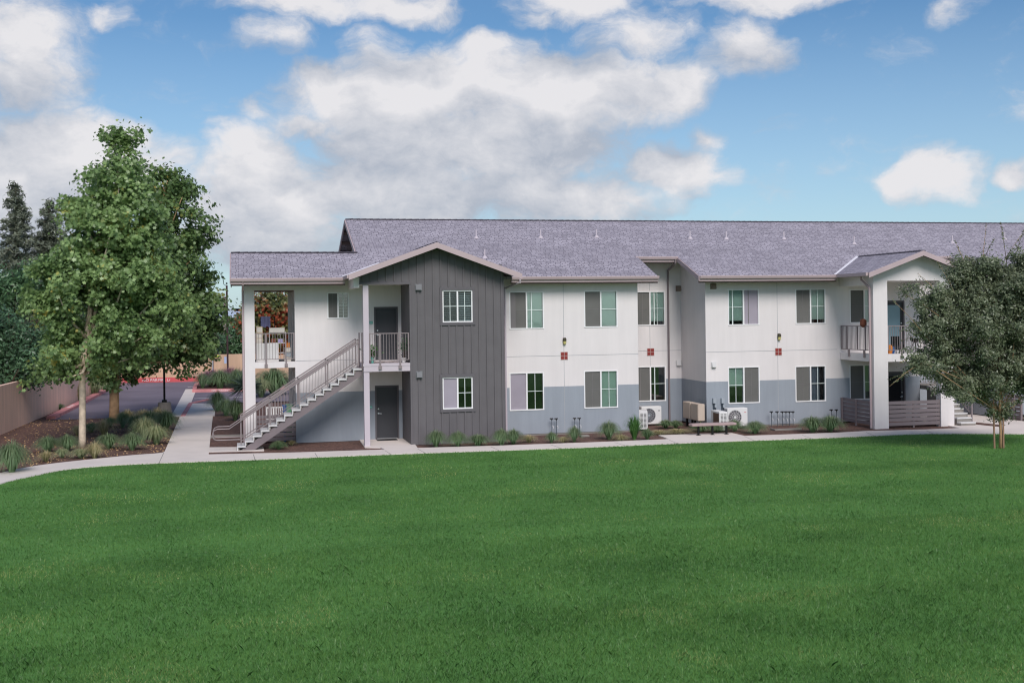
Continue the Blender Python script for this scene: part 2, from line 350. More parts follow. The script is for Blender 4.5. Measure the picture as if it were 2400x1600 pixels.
for a, e, ra, re, w in CL:
    mp = nn(grp, 'ShaderNodeMapping', vector_type='POINT'); mp.inputs['Scale'].default_value = (1/ra, 1/re, 0); mp.inputs['Location'].default_value = (-a/ra, -e/re, 0)
    L(wa.outputs[0], mp.inputs[0]); gr = nn(grp, 'ShaderNodeTexGradient', gradient_type='QUADRATIC_SPHERE' if False else 'SPHERICAL'); L(mp.outputs[0], gr.inputs[0])
    ml = nn(grp, 'ShaderNodeMath', operation='MULTIPLY'); ml.inputs[1].default_value = w; L(gr.outputs[0] if gr.outputs[0].type == 'VALUE' else gr.outputs[1], ml.inputs[0])
    if prev is None: prev = ml
    else:
        mm = nn(grp, 'ShaderNodeMath', operation='SMOOTH_MAX'); mm.inputs[2].default_value = .06; L(prev.outputs[0], mm.inputs[0]); L(ml.outputs[0], mm.inputs[1]); prev = mm
n1 = nn(grp, 'ShaderNodeTexNoise'); n1.inputs['Scale'].default_value = 17; n1.inputs['Detail'].default_value = 10; n1.inputs['Roughness'].default_value = .64
st = nn(grp, 'ShaderNodeMapping'); st.inputs['Scale'].default_value = (.75, 1.25, 1); L(wa.outputs[0], st.inputs[0]); L(st.outputs[0], n1.inputs['Vector'])
nd = nn(grp, 'ShaderNodeMath', operation='MULTIPLY_ADD'); nd.inputs[1].default_value = 1.5; nd.inputs[2].default_value = -1.22; L(n1.outputs['Fac'], nd.inputs[0])
pw = nn(grp, 'ShaderNodeMath', operation='POWER'); pw.inputs[1].default_value = .5; L(prev.outputs[0], pw.inputs[0]); prev = pw
ad = nn(grp, 'ShaderNodeMath', operation='ADD'); L(prev.outputs[0], ad.inputs[0]); L(nd.outputs[0], ad.inputs[1]); L(ad.outputs[0], go.inputs[0])
g1 = nn(nt, 'ShaderNodeGroup'); g1.node_tree = grp; nt.links.new(cv.outputs[0], g1.inputs[0])
sh = nn(nt, 'ShaderNodeVectorMath', operation='ADD'); sh.inputs[1].default_value = (.008, .05, 0); nt.links.new(cv.outputs[0], sh.inputs[0])
g2 = nn(nt, 'ShaderNodeGroup'); g2.node_tree = grp; nt.links.new(sh.outputs[0], g2.inputs[0])
al = nn(nt, 'ShaderNodeMapRange', interpolation_type='SMOOTHSTEP'); al.inputs[1].default_value = -.24; al.inputs[2].default_value = .36; al.inputs[4].default_value = .97; nt.links.new(g1.outputs[0], al.inputs[0])
df = nn(nt, 'ShaderNodeMath', operation='SUBTRACT'); nt.links.new(g1.outputs[0], df.inputs[0]); nt.links.new(g2.outputs[0], df.inputs[1])
sd = nn(nt, 'ShaderNodeMapRange'); sd.inputs[1].default_value = -.32; sd.inputs[2].default_value = .60; 
cn = nn(nt, 'ShaderNodeTexNoise'); cn.inputs['Scale'].default_value = 24; cn.inputs['Detail'].default_value = 8; cn.inputs['Roughness'].default_value = .6; nt.links.new(cv.outputs[0], cn.inputs['Vector'])
cm = nn(nt, 'ShaderNodeMath', operation='MULTIPLY_ADD'); cm.inputs[1].default_value = .55; nt.links.new(cn.outputs['Fac'], cm.inputs[0])
cs = nn(nt, 'ShaderNodeMath', operation='SUBTRACT'); cs.inputs[1].default_value = .275; nt.links.new(df.outputs[0], cs.inputs[0]); nt.links.new(cs.outputs[0], cm.inputs[2]); nt.links.new(cm.outputs[0], sd.inputs[0])
CLOUD_B, CLOUD_D = (.61, .60, .615, 1), (.33, .36, .42, 1)
cc = nn(nt, 'ShaderNodeMix', data_type='RGBA'); cc.inputs['A'].default_value = CLOUD_D; cc.inputs['B'].default_value = CLOUD_B; nt.links.new(sd.outputs[0], cc.inputs['Factor'])
SKYK = .067
sk = nn(nt, 'ShaderNodeVectorMath', operation='SCALE'); sk.inputs['Scale'].default_value = SKYK; nt.links.new(sky.outputs[0], sk.inputs[0])
tint = nn(nt, 'ShaderNodeMix', data_type='RGBA', blend_type='MULTIPLY'); tint.inputs['Factor'].default_value = 1; tint.inputs['B'].default_value = (.69, .95, 1.13, 1)
nt.links.new(sk.outputs[0], tint.inputs['A'])
# a thin veil of haze near the horizon
hz = nn(nt, 'ShaderNodeMapRange'); hz.inputs[1].default_value = R(14); hz.inputs[2].default_value = R(0); hz.inputs[3].default_value = 0; hz.inputs[4].default_value = .45; nt.links.new(el.outputs[0], hz.inputs[0])
hm = nn(nt, 'ShaderNodeMix', data_type='RGBA'); hm.inputs['B'].default_value = (.55, .66, .74, 1); nt.links.new(hz.outputs[0], hm.inputs['Factor']); nt.links.new(tint.outputs['Result'], hm.inputs['A'])
mx = nn(nt, 'ShaderNodeMix', data_type='RGBA'); nt.links.new(al.outputs[0], mx.inputs['Factor']); nt.links.new(hm.outputs['Result'], mx.inputs['A']); nt.links.new(cc.outputs['Result'], mx.inputs['B'])
nt.links.new(mx.outputs['Result'], bg.inputs[0]); bg.inputs[1].default_value = 1.0; nt.links.new(bg.outputs[0], out.inputs[0])
W.cycles.sampling_method = 'MANUAL'; W.cycles.sample_map_resolution = 512

sl = bpy.data.lights.new('sun', 'SUN'); so = bpy.data.objects.new('sun', sl); COL.objects.link(so)
sl.energy = 2.2; sl.angle = R(28); sl.color = (1, .945, .915)
so.rotation_euler = Vector((-math.sin(SUN_AZ)*math.cos(SUN_EL), -math.cos(SUN_AZ)*math.cos(SUN_EL), -math.sin(SUN_EL))).to_track_quat('-Z', 'Y').to_euler()
SC.cycles.filter_width = 1.15
SC.view_settings.view_transform = 'Standard'; SC.view_settings.look = 'None'; SC.view_settings.exposure = 0.42; SC.view_settings.gamma = 1

# ------------------------------------------------------------------ ground
def sheet(name, pts, z, m, th=0.0, kind='structure'):
    b = MB()
    if th: b.prism([(p[0], p[1], z-th) for p in pts], (0, 0, th))
    else: b.poly([(p[0], p[1], z) for p in pts])
    o = b.build(name, m); tag(o, kind=kind)
    bm = bmesh.new(); bm.from_mesh(o.data); bmesh.ops.triangulate(bm, faces=[f for f in bm.faces if len(f.verts) > 4]); bm.to_mesh(o.data); bm.free()
    return o
G = lambda l, z=0: [onZ(u, v, z) for u, v in l]
sheet('ground', [(-900, -300), (900, -300), (900, 900), (-900, 900)], -.06, GRND)
def smooth(pts, n=4):                # Catmull-Rom through ground points
    out = []
    P = [pts[0]]+list(pts)+[pts[-1]]
    for i in range(1, len(P)-2):
        for k in range(n):
            t = k/n; a, b, c, d = [np.array(P[i+j][:2]) for j in (-1, 0, 1, 2)]
            q = .5*((2*b)+(-a+c)*t+(2*a-5*b+4*c-d)*t*t+(-a+3*b-3*c+d)*t**3); out.append((q[0], q[1]))
    out.append(tuple(pts[-1][:2])); return out
front = smooth(G([(-90, 1172), (0, 1135), (88, 1114), (155, 1101), (250, 1092), (372, 1086), (598, 1078), (745, 1072), (900, 1066), (1049, 1060.5), (1240, 1054), (1400, 1048), (1536, 1042), (1680, 1036), (1960, 1026), (2049, 1022), (2155, 1018), (2260, 1017), (2400, 1018), (2560, 1022)]))
front = [(-14, 31)]+front
sheet('lawn', [(-60, -40), (70, -40), (70, front[-1][1]-2)]+front[::-1]+[(-60, 30)], 0, LAWN)
rearL = smooth(G([(-90, 1140), (0, 1110), (59, 1097), (135, 1086), (296, 1069), (372, 1063), (386, 1059)]))
rear = [(-14, 32.6)]+rearL+G([(422.5, 975), (440, 946), (493, 946), (500.6, 960), (489, 1066), (600, 1063.5), (704, 1061), (902, 1054.5), (892, 1050), (855, 1049), (842, 1031)])+[(6.5, 46.0), (6.5, 43.9)]+G([(979, 1050.7), (1160, 1045.5), (1381, 1037.8), (1568, 1030), (1543, 1021), (1713, 1015), (1745, 1022.4), (1960, 1015), (2030, 1011), (2095, 1009.5), (2180, 1007), (2250, 1004)])+[(28.9, 42.5), (29.3, 47), (33.0, 47), (33.0, 42.8), (60, 42.8), (60, front[-1][1])]
sheet('sidewalk', front+rear[::-1], .03, CONC, .07)
sheet('mulch_bed', [(-11, 30), (34, 36), (34, 49), (0.5, 49), (-1.2, 60), (-3.4, 60.6), (-9.2, 60.6), (-9.2, 93), (-11, 93)], -.01, MULCH)
# planting strip beside the breezeway and the car park
sheet('mulch_strip', G([(503, 962), (585, 966), (585, 1060), (489, 1060)], 0), -.002, MULCH)
asp = [(-9.25, 60.6)]+G([(135, 979), (400, 977)])[1:]+G([(402, 974), (440, 910), (461, 910), (500, 913)])+[(6, 78.5), (6, 62), (20, 62), (20, 92), (-9.2, 92)]
sheet('asphalt', [(-9.1, 60.3), (-1.5, 60.3), (-1.5, 68.0), (14, 68.0), (14, 91.4), (-9.1, 91.4)], 0.0, ASPH)
sheet('drain_apron', G([(401, 976), (435, 912), (461, 911), (448, 944), (430, 976)]), .012, CONC, .02)
sheet('back_path', G([(425, 975), (440, 947), (493, 947), (504, 965), (503, 976)]), .036, CONC, .05)
sheet('raised_planter_soil', [(-2.9, 77.9), (14, 77.9), (14, 90.8), (-2.9, 90.8)], .1, MULCH, .1)
sheet('side_planter_soil', [(-1.15, 49.2), (0.4, 49.2), (8, 62), (8, 67), (-1.45, 67)], .02, MULCH, .04)
b = MB(); b.box(-1.2, .25, 49.0, 49.2, -.02, .1); tag(b.build('concrete_edging', CONG), kind='structure')
# sidewalk joints
b = MB()
for (u0, v0, u1, v1) in [(372, 1086, 384, 1060), (598, 1078.4, 594, 1064), (745, 1072, 738, 1061), (918, 1065, 902, 1055), (998, 1062, 979, 1051), (1170, 1055, 1150, 1046), (1318, 1051, 1290, 1041), (1470, 1045, 1440, 1036), (1590, 1040, 1568, 1030), (1770, 1033, 1745, 1022), (1905, 1028, 1880, 1019), (2050, 1021, 2030, 1012), (2190, 1017, 2170, 1008), (423, 1030, 493, 1030), (437, 983, 500, 983), (415, 1000, 497, 1002)]:
    a_ = Vector(onZ(u0, v0, .033)); c_ = Vector(onZ(u1, v1, .033)); n_ = (c_-a_).cross(Vector((0, 0, 1))).normalized()*.011
    b.quad(tuple(a_-n_), tuple(a_+n_), tuple(c_+n_), tuple(c_-n_))
tag(b.build('sidewalk_joints', CONG), kind='structure')
# stair pad
sheet('stair_pad', G([(489, 1047.5), (617, 1046), (619, 1055), (488, 1058.5)], .02), .02, CONC, .05)
# red kerbs
def kerb(name, pts, w, h, m, label):
    b = MB()
    for i in range(len(pts)-1):
        a_ = Vector((pts[i][0], pts[i][1], h/2)); c_ = Vector((pts[i+1][0], pts[i+1][1], h/2)); b.bar(a_, c_, w, h)
    return tag(b.build(name, m), kind='structure', label=label)
kerb('kerb_side', [(-9.12, 60.8), (-8.95, 70), (-8.8, 85.5), (-8.6, 91)], .42, .15, REDC, 'faded red kerb along the left side of the car park')
kerb('kerb_back', [(-8.6, 91.2), (-2.7, 90.6)], .3, .34, REDD, 'red kerb below the tan back wall')
kerb('kerb_planter', [(-2.7, 90.6), (-3.0, 84), (-2.9, 78.0), (9, 77.6)], .25, .2, REDC, 'red kerb round the planter of pink grass')
kerb('kerb_path', [onZ(429, 976)[:2], onZ(447, 946)[:2], onZ(488, 937)[:2]], .22, .06, REDC, 'faded red kerb edge beside the back path')
b = MB(); p0 = onZ(455, 934); b.box(p0[0], p0[0]+3.2, p0[1], p0[1]+.12, .004, .012); p0 = onZ(440, 907); b.box(p0[0], p0[0]+1.4, p0[1], p0[1]+.12, .004, .012)
tag(b.build('parking_line', WPNT), kind='structure')
def text(body, size, loc, rot, m, name, parent=None, extr=.004):
    cu = bpy.data.curves.new(name, 'FONT'); cu.body = body; cu.size = size; cu.extrude = extr; cu.align_x = 'CENTER'; cu.align_y = 'CENTER'
    o = bpy.data.objects.new('tmp', cu); COL.objects.link(o)
    dg = bpy.context.evaluated_depsgraph_get(); me = bpy.data.meshes.new_from_object(o.evaluated_get(dg)); bpy.data.objects.remove(o)
    me.materials.clear(); me.materials.append(m); q = bpy.data.objects.new(name, me); COL.objects.link(q)
    q.rotation_euler = rot; q.location = loc
    if parent:
        q.parent = parent
        if parent.type == 'EMPTY' and not parent.get('_loc'): q.location = Vector(loc)-Vector(parent.location)
    return q
kb = bpy.data.objects['kerb_back']
text('NO PARKING', .30, (onY(363, 889, 90.7)[0], 90.79, .17), (R(90), 0, 0), WPNT, 'kerb_lettering', kb)
text('FIRE LANE', .30, (onY(391, 888, 90.7)[0]+.05, 90.7, .17), (R(90), 0, 0), WPNT, 'kerb_lettering', kb)
for t_, yy in (('FIRE', 66.3), ('LANE', 67.5)):
    text(t_, .30, (-9.02, yy, .153), (0, 0, R(90)), WPNT, 'kerb_lettering', bpy.data.objects['kerb_side'])
for t_, xx in (('NO PARKING', .2),):
    text(t_, .19, (onY(517, 914, 77.4)[0], 77.6, .1), (R(90), 0, 0), WPNT, 'kerb_lettering', bpy.data.objects['kerb_planter'])

# perimeter walls
b = MB(); wl = [(-10.4, 40), (-10.1, 53.5), (-9.3, 73), (-9.0, 93)]
for i in range(3):
    a_, c_ = wl[i], wl[i+1]; b.prism([(a_[0]-.2, a_[1], -.05), (a_[0], a_[1], -.05), (c_[0], c_[1], -.05), (c_[0]-.2, c_[1], -.05)], (0, 0, 2.15))
b.build('t', PWALL); o = bpy.data.objects['t']; o.name = 'perimeter_wall'; tag(o, 'pinkish stucco perimeter wall along the left edge behind the plane trees', 'wall')
b = MB(); b.box(-9.0, 40, 91.6, 91.8, -.05, 1.98); b.box(-2.0, -1.93, 91.5, 91.6, 0, 2.0, 1)
tag(b.build('back_wall', [PWALB, RAIL]), 'tan stucco wall across the far end of the car park', 'wall')

# ------------------------------------------------------------------ the apartment building
BLD = thing('apartment_building', (16, 46, 0), 'long two-storey white and blue-grey apartment building with a charcoal gabled bay', 'building')
def wallp(x0, x1, z0, z1, Y, th, holes=(), band=None, mats=None, name='wall', axis='y', label=None):
    """solid wall with holes; axis 'y': plane at Y facing -Y. axis 'x': x0,x1 are Y range and Y is the X of the face that looks to -X"""
    xs = sorted({x0, x1}|{min(max(h[i], x0), x1) for h in holes for i in (0, 2)}); zs = {z0, z1}|{min(max(h[i], z0), z1) for h in holes for i in (1, 3)}
    if band: zs.add(band)
    zs = sorted(zs); b = MB()
    P = (lambda x, d, z: (x, Y+d, z)) if axis == 'y' else (lambda x, d, z: (Y+d, x, z))
    def hole(i, j):
        if i < 0 or j < 0 or i >= len(xs)-1 or j >= len(zs)-1: return True
        cx, cz = (xs[i]+xs[i+1])/2, (zs[j]+zs[j+1])/2
        return any(h[0] < cx < h[2] and h[1] < cz < h[3] for h in holes)
    for i in range(len(xs)-1):
        for j in range(len(zs)-1):
            if hole(i, j): continue
            a, c, e, f = xs[i], xs[i+1], zs[j], zs[j+1]; mi = 1 if (band and f <= band+1e-6) else 0
            b.quad(P(a, 0, e), P(c, 0, e), P(c, 0, f), P(a, 0, f), mi); b.quad(P(a, th, e), P(a, th, f), P(c, th, f), P(c, th, e), mi)
            if hole(i-1, j): b.quad(P(a, 0, e), P(a, 0, f), P(a, th, f), P(a, th, e), mi)
            if hole(i+1, j): b.quad(P(c, 0, e), P(c, th, e), P(c, th, f), P(c, 0, f), mi)
            if hole(i, j-1): b.quad(P(a, 0, e), P(a, th, e), P(c, th, e), P(c, 0, e), mi)
            if hole(i, j+1): b.quad(P(a, 0, f), P(c, 0, f), P(c, th, f), P(a, th, f), mi)
    o = b.build(name, mats or [STW, STB], BLD); bm = bmesh.new(); bm.from_mesh(o.data); bmesh.ops.remove_doubles(bm, verts=bm.verts, dist=.0005); bmesh.ops.recalc_face_normals(bm, faces=bm.faces); bm.to_mesh(o.data); bm.free()
    return o
Y0, YS, YM, YR, YB, YP = 46.0, 43.7, 45.5, 48.5, 45.7, 42.9
def rc(l, t, r, bt, Y):              # pixel rectangle -> wall rectangle
    a = onY((l+r)/2, t, Y); c = onY((l+r)/2, bt, Y); return (onY(l, (t+bt)/2, Y)[0], c[2], onY(r, (t+bt)/2, Y)[0], a[2])
BAND = 1.96
def window(r, Y, left, right, mull='grid', inset=.04, trim=None, cut=None, lab=None):
    """left/right: style of each sash. the frame is the part, panes/blinds/grilles its sub-parts"""
    x0, z0, x1, z1 = r; xm = (x0+x1)/2; f = .045; b = MB()
    ya, yb = Y-.012, Y+.07
    b.box(x0, x1, ya, yb, z1-f, z1); b.box(x0, x1, ya-.012, yb, z0, z0+f); b.box(x0, x0+f, ya, yb, z0+f, z1-f); b.box(x1-f, x1, ya, yb, z0+f, z1-f); b.box(xm-.03, xm+.03, ya, yb, z0+f, z1-f)
    w = b.build('window', WHT, BLD)
    for k, (s, a, c) in enumerate(((left, x0+f, xm-.03), (right, xm+.03, x1-f))):
        e, g = z0+f, z1-f; zm = (e+g)/2
        d = MB(); d.box(a+.001, c-.001, Y+.22, Y+.225, e, g); d.build('dark_room_backing', DRK, w)  # dark sheet behind the sash, its colour stands in for the unlit room
        st = s[0]
        if st in 'gc':                 # glass sash
            p = MB(); p.quad((a, Y+.048, e), (c, Y+.048, e), (c, Y+.048, g), (a, Y+.048, g)); p.build('pane', GLG if st == 'g' else GLC, w)
            if 'x' in s:
                q = MB(); q.box(a, c, Y+.03, Y+.043, zm-.011, zm+.011)
                if 'v' in s: q.box((a+c)/2-.011, (a+c)/2+.011, Y+.031, Y+.042, e, g)
                if 'o' in s: t_ = a+(c-a)*.28; q.box(t_-.02, t_+.02, Y+.026, Y+.06, e, g)
                q.build('muntin', BLND, w)
            if 'b' in s:
                drop = .14 if 's' in s else 0.0; half = (g-e)*.45 if 'h' in s else drop
                q = MB(); q.box(a+.003, c-.003, Y+.09, Y+.094, e+half+.01, g); q.build('blind', BLND, w)
            if 'l' in s:
                q = MB(); n = 16
                for i in range(n): zz = e+.03+(g-e-.06)*i/(n-1); q.prism([(a+.004, Y+.09, zz-.003), (a+.004, Y+.104, zz+.003), (a+.004, Y+.104, zz+.006), (a+.004, Y+.09, zz-.0)], (c-a-.008, 0, 0))
                q.build('blind', BLND, w)
            if 'k' in s:
                q = MB(); pts = [(a+.004+(c-a-.008)*i/24, Y+.12+.02*math.sin(i*1.9)) for i in range(25)]
                for i in range(17 if 'p' in s else 24): q.quad((pts[i][0], pts[i][1], e), (pts[i+1][0], pts[i+1][1], e), (pts[i+1][0], pts[i+1][1], g), (pts[i][0], pts[i][1], g))
                q.build('curtain', SCRL, w)
        else:
            m = SCRN if st == 'd' else SCRL
            p = MB(); p.box(a+.001, c-.001, Y+.034, Y+.038, e+.001, g-.001); p.build('insect_screen', m, w)
            q = MB()
            if 'o' in s: t_ = a+(c-a)*.32; q.box(t_-.014, t_+.014, Y+.018, Y+.033, e, g)
            if 'x' in s: q.box(a+.001, c-.001, Y+.026, Y+.0325, zm-.007, zm+.007)
            if 'v' in s: q.box((a+c)/2-.007, (a+c)/2+.007, Y+.0265, Y+.0328, e, g)
            if 'r' in s: q.box(a, a+(c-a)*.3, Y+.027, Y+.032, e, g, 0)
            if q.v: q.build('muntin', mat_scr, w)
    if lab: w['label'] = lab
    return w
mat_scr = mat('muntin_dim', (122, 118, 118), .8, .03, 3)
WIN = {
 'w0': (766.9, 684.7, 817.6, 746.9, Y0), 'w1': (1036.8, 680, 1107.4, 755, YS), 'w2': (1037.2, 883.3, 1108, 957.9, YS),
 'w3': (1193.6, 682.6, 1274.3, 771, YM), 'w4': (1368.9, 680.8, 1447, 767, YM), 'w5': (1194.3, 872.4, 1275, 961.5, YM), 'w6': (1368.9, 867.5, 1448, 956, YM),
 'w7': (1488, 682.4, 1558.6, 763, YR), 'w8': (1488.4, 858, 1560.6, 940.4, YR),
 'w9': (1706, 677.3, 1779, 762, YB), 'w10': (1864, 676.7, 1935, 759, YB), 'w11': (1706.5, 859, 1780.4, 945, YB), 'w12': (1864, 856.7, 1935.5, 940.8, YB),
 'w13': (1991.4, 677.5, 2060, 757, YB), 'w14': (1991.4, 854, 2060, 936, YB)}
WR = {k: rc(*v) for k, v in WIN.items()}
H = lambda *ks: [tuple(WR[k]) for k in ks]
D1 = (*[onY(880, 1030, Y0)[0]], 0.03, onY(936, 1030, Y0)[0], 2.16); D2 = (D1[0], 3.16, D1[2], 5.30)
# walls
OPX0, OPX1 = .59, 2.13
wallp(.2, OPX1, 0, 6.6, Y0, .3, [(OPX0, 3.2, OPX1, 6.0), (OPX0, -.1, OPX1, 2.96)])
wallp(OPX1, 6.52, 0, 6.6, Y0, .3, H('w0')+[D1, D2], BAND)
wallp(Y0+.3, 49.2, 0, 6.6, OPX1+.02, .2, [(47.0, 3.2, 47.9, 5.3)], BAND, axis='x')       # inner wall of the balcony
b = MB(); b.box(.2, 6.5, 49.2, 49.4, 6.05, 6.6); b.box(.2, .5, 49.1, 49.4, 0, 6.05); b.box(2.0, 2.15, 49.2, 49.38, 0, 6.04); b.box(2.15, 6.5, 49.2, 49.4, 0, 6.04); b.build('wall', STW, BLD)
b = MB(); b.box(.22, 2.14, 46.3, 49.19, 5.98, 6.04); b.build('balcony_ceiling', SOF, BLD); b = MB(); b.box(.22, 2.14, 46.3, 49.19, 2.95, 3.18); b.build('balcony_floor', CONG, BLD)
wallp(10.16, 16.17, 0.06, 6.56, YM, .25, H('w3', 'w4', 'w5', 'w6'), BAND)
b = MB(); b.prism([(15.97, YM+.25, .06), (15.97, YR, .06), (15.97, YR, roofz(YR)-.14), (15.97, YM+.25, roofz(YM+.25)-.14)], (.2, 0, 0)); b.build('wall', STW, BLD)
XI = 19.27
wallp(16.17, XI+.0, .06, 7.45, YR, .25, H('w7', 'w8'), BAND)
# side wall of the right block, top follows the roof
b = MB()
for (za, zb, mi) in ((.06, BAND, 1), (BAND, None, 0)):
    pts = [(XI, YB, za), (XI, YR+.2, za), (XI, YR+.2, zb or roofz(YR+.2)-.12), (XI, YB, zb or roofz(YB)-.12)]; b.prism(pts, (.2, 0, 0), mi)
b.build('wall', [STW, STB], BLD)
D3 = (onY(2064, 825, YB)[0], 3.12, onY(2121, 825, YB)[0], 5.32); D4 = (D3[0], .05, D3[2], 2.18)
wallp(XI+.2, 29.44, .06, 6.62, YB, .25, H('w9', 'w10', 'w11', 'w12', 'w13', 'w14')+[D3, D4], BAND)
# recess behind the second stair, then the next block
wallp(29.44, 33.1, .06, 7.4, YR, .25, [(30.0, 3.9, 31.6, 5.4), (32.0, 3.9, 33.0, 5.4)], BAND)
wallp(YB+.25, YR, .06, 6.6, 29.24, .2, [], BAND, axis='x')
wallp(44.6, YR, .06, 6.5, 33.0, .2, [], BAND, axis='x')
wallp(33.2, 60, .06, 6.62, YB, .25, [], BAND)
# plinths (weep screed) and control joints
b = MB()
for x0, x1, Y in ((10.16, 16.17, YM), (16.2, XI, YR), (XI+.2, 25.5, YB)): b = MB(); b.box(x0, x1, Y+.02, Y+.2, -.03, .059); b.build('plinth', CONG, BLD)
JM = mat('joint_grey', (168, 168, 170), .9, .03)
def vj(u, Y, z1): x = onY(u, 850, Y)[0]; b = MB(); b.box(x-.009, x+.009, Y-.004, Y+.01, .06, z1); b.build('control_joint', JM, BLD)
vj(1322, YM, 6.5); vj(1524, YR, 7.3); vj(1823, YB, 6.55)
SJ = 3.22
for x0, x1, Y in ((2.14, 4.5, Y0), (10.3, 16.17, YM), (16.2, XI, YR), (XI, 25.4, YB)): b = MB(); b.box(x0, x1, Y-.005, Y+.01, SJ-.009, SJ+.009); b.build('control_joint', JM, BLD)

# siding bay: board and batten
wsl = onY(961.7, 900, YS)[0]; wsr = onY(1183, 900, YS)[0]
HB = 6.16                                             # underside of the header over the entry porch
wallp(wsl, wsr, 0, HB, YS, .2, H('w1', 'w2'), None, [SID], 'siding')
b = MB(); hx0 = onY(842, 660, YS)[0]; AP = (7.33, 7.60)
def rake(x): return AP[1]-.364*abs(x-AP[0])-.02
b.prism([(hx0, YS, HB+.001), (wsr, YS, HB+.001), (wsr, YS, rake(wsr)), (AP[0], YS, rake(AP[0])), (hx0, YS, rake(hx0))], (0, .2, 0))
b.box(wsl, wsl+.1, YS+.2, Y0, 0, HB, 0); b.box(wsr-.15, wsr-.001, YS+.2, YM+.3, 0, 6.9, 0)
# battens
def batt(x, z0, z1): b.box(x-.026, x+.026, YS-.042, YS-.001, z0, z1)
x = wsl+.03; T1 = WR['w1']; T2 = WR['w2']
while x < wsr:
    top = rake(x)-.02; segs = [(0.02, top)]
    for T in (T2, T1):
        if T[0]-.13 < x < T[2]+.13:
            ns = []
            for a, c in segs:
                if a < T[1]-.12: ns.append((a, min(c, T[1]-.12)))
                if c > T[3]+.14: ns.append((max(a, T[3]+.14), c))
            segs = ns
    for a, c in segs: batt(x, a, c)
    x += .298
x = wsl+.03-.298
while x > hx0: batt(x, HB+.09, rake(x)-.02); x -= .298
for zz in (2.6, 4.93): b.box(wsl, wsr, YS-.003, YS-.0005, zz, zz+.006)
b.build('siding', SID, BLD)
b = MB()
for T in (T1, T2):
    b.box(T[0]-.1, T[2]+.1, YS-.05, YS-.001, T[3]+.001, T[3]+.13); b.box(T[0]-.1, T[2]+.1, YS-.05, YS-.001, T[1]-.11, T[1]-.001)
    b.box(T[0]-.1, T[0]-.001, YS-.047, YS-.001, T[1], T[3]); b.box(T[2]+.001, T[2]+.1, YS-.047, YS-.001, T[1], T[3])
b.box(hx0-.0, wsl+.06, YS-.06, YS-.001, HB-.02, HB+.05); b.box(hx0-.0, wsl+.06, YS-.025, YS-.001, HB+.05, HB+.085)
b.box(wsl-.0, wsl+.09, YS-.026, YS-.0005, 0.01, HB-.03); b.box(wsr-.09, wsr+.0, YS-.026, YS-.0005, .01, rake(wsr)-.05)
b.build('trim', TRD, BLD)
b = MB(); b.box(hx0-.22, hx0-.001, YS-.0, Y0, 6.02, 6.42); b.build('beam', STW, BLD)
b = MB(); b.box(hx0-.2, wsl-.001, YS+.2, Y0-.001, HB+.0, HB+.06); b.build('ceiling', STW, BLD)
# entry landing, post
px0, px1 = onY(852.6, 900, 43.8)[0], onY(865.4, 900, 43.8)[0]
b = MB(); b.box(px0, px1, YS+.0, YS+.22, .03, HB-.02); b.build('post', POST, BLD)
b = MB(); b.box(px0-.01, wsl-.002, YS-.03, YS+.0-.001, 2.84, 3.13); b.box(px0, wsl-.002, YS+.001, Y0-.001, 2.9, 3.14)
b.box(px0-.03, wsl-.002, YS-.045, YS-.031, 3.05, 3.15); b.build('landing', POST, BLD)

window(WR['w0'], Y0, 'dxv', 'gxvlb'[:4]); window(WR['w1'], YS, 'cxvl', 'cxvl', lab='white framed window with closed horizontal blinds'); window(WR['w2'], YS, 'l', 'gxvo'[:3])
window(WR['w3'], YM, 'dxor', 'gxob'); window(WR['w4'], YM, 'dx', 'gxb'); window(WR['w5'], YM, 'l', 'gxv'); window(WR['w6'], YM, 'dxv', 'gxvb')
window(WR['w7'], YR, 'dxv', 'gxovbs'); window(WR['w8'], YR, 'do', 'gxo')
window(WR['w9'], YB, 'gxobs', 'lo'); window(WR['w10'], YB, 'dxv', 'gxvbs'); window(WR['w11'], YB, 'gxvbh', 'dxv'); window(WR['w12'], YB, 'dxvk', 'cxvkp')
window(WR['w13'], YB, 'dx', 'gxb'); window(WR['w14'], YB, 'dx', 'gxk')
for r in ((30.0, 3.9, 31.6, 5.4), (32.0, 3.9, 33.0, 5.4)): window(r, YR, 'dx', 'gx')

def door(r, Y, m=DOORM, glass=None, handle_left=True, fr=TRD):
    x0, z0, x1, z1 = r; b = MB(); b.box(x0+.07, x1-.07, Y+.06, Y+.11, z0+.03, z1-.07); d = b.build('door', m, BLD)
    q = MB(); q.box(x0, x0+.065, Y-.01, Y+.14, z0, z1); q.box(x1-.065, x1, Y-.01, Y+.14, z0, z1); q.box(x0+.065, x1-.065, Y-.01, Y+.14, z1-.065, z1); q.build('door_frame', fr, d)
    q = MB(); q.box(x0+.07, x1-.07, Y+.02, Y+.13, z0-.001, z0+.028); q.build('threshold', STEEL, d)
    hx = x0+.14 if handle_left else x1-.14; s = 1 if handle_left else -1
    q = MB(); q.tube([(hx, Y+.06, z0+1.02), (hx, Y+.0, z0+1.02), (hx+s*.12, Y+.0, z0+1.01)], .014, 8); q.tube([(hx, Y+.062, z0+1.02), (hx, Y+.045, z0+1.02)], .035, 12); q.tube([(hx, Y+.062, z0+1.2), (hx, Y+.035, z0+1.2)], .03, 12); q.build('handle', STEEL, d)
    if glass:
        q = MB(); q.box(x0+.2, x1-.2, Y+.045, Y+.058, z0+.2, z1-.2); q.build('pane', glass, d)
    return d
FROST = mat('frosted_pane', (130, 158, 168), .35, .04, 2)
door(D1, Y0); door(D2, Y0); door(D3, YB, glass=FROST, handle_left=False); door(D4, YB, glass=DRK, handle_left=False)

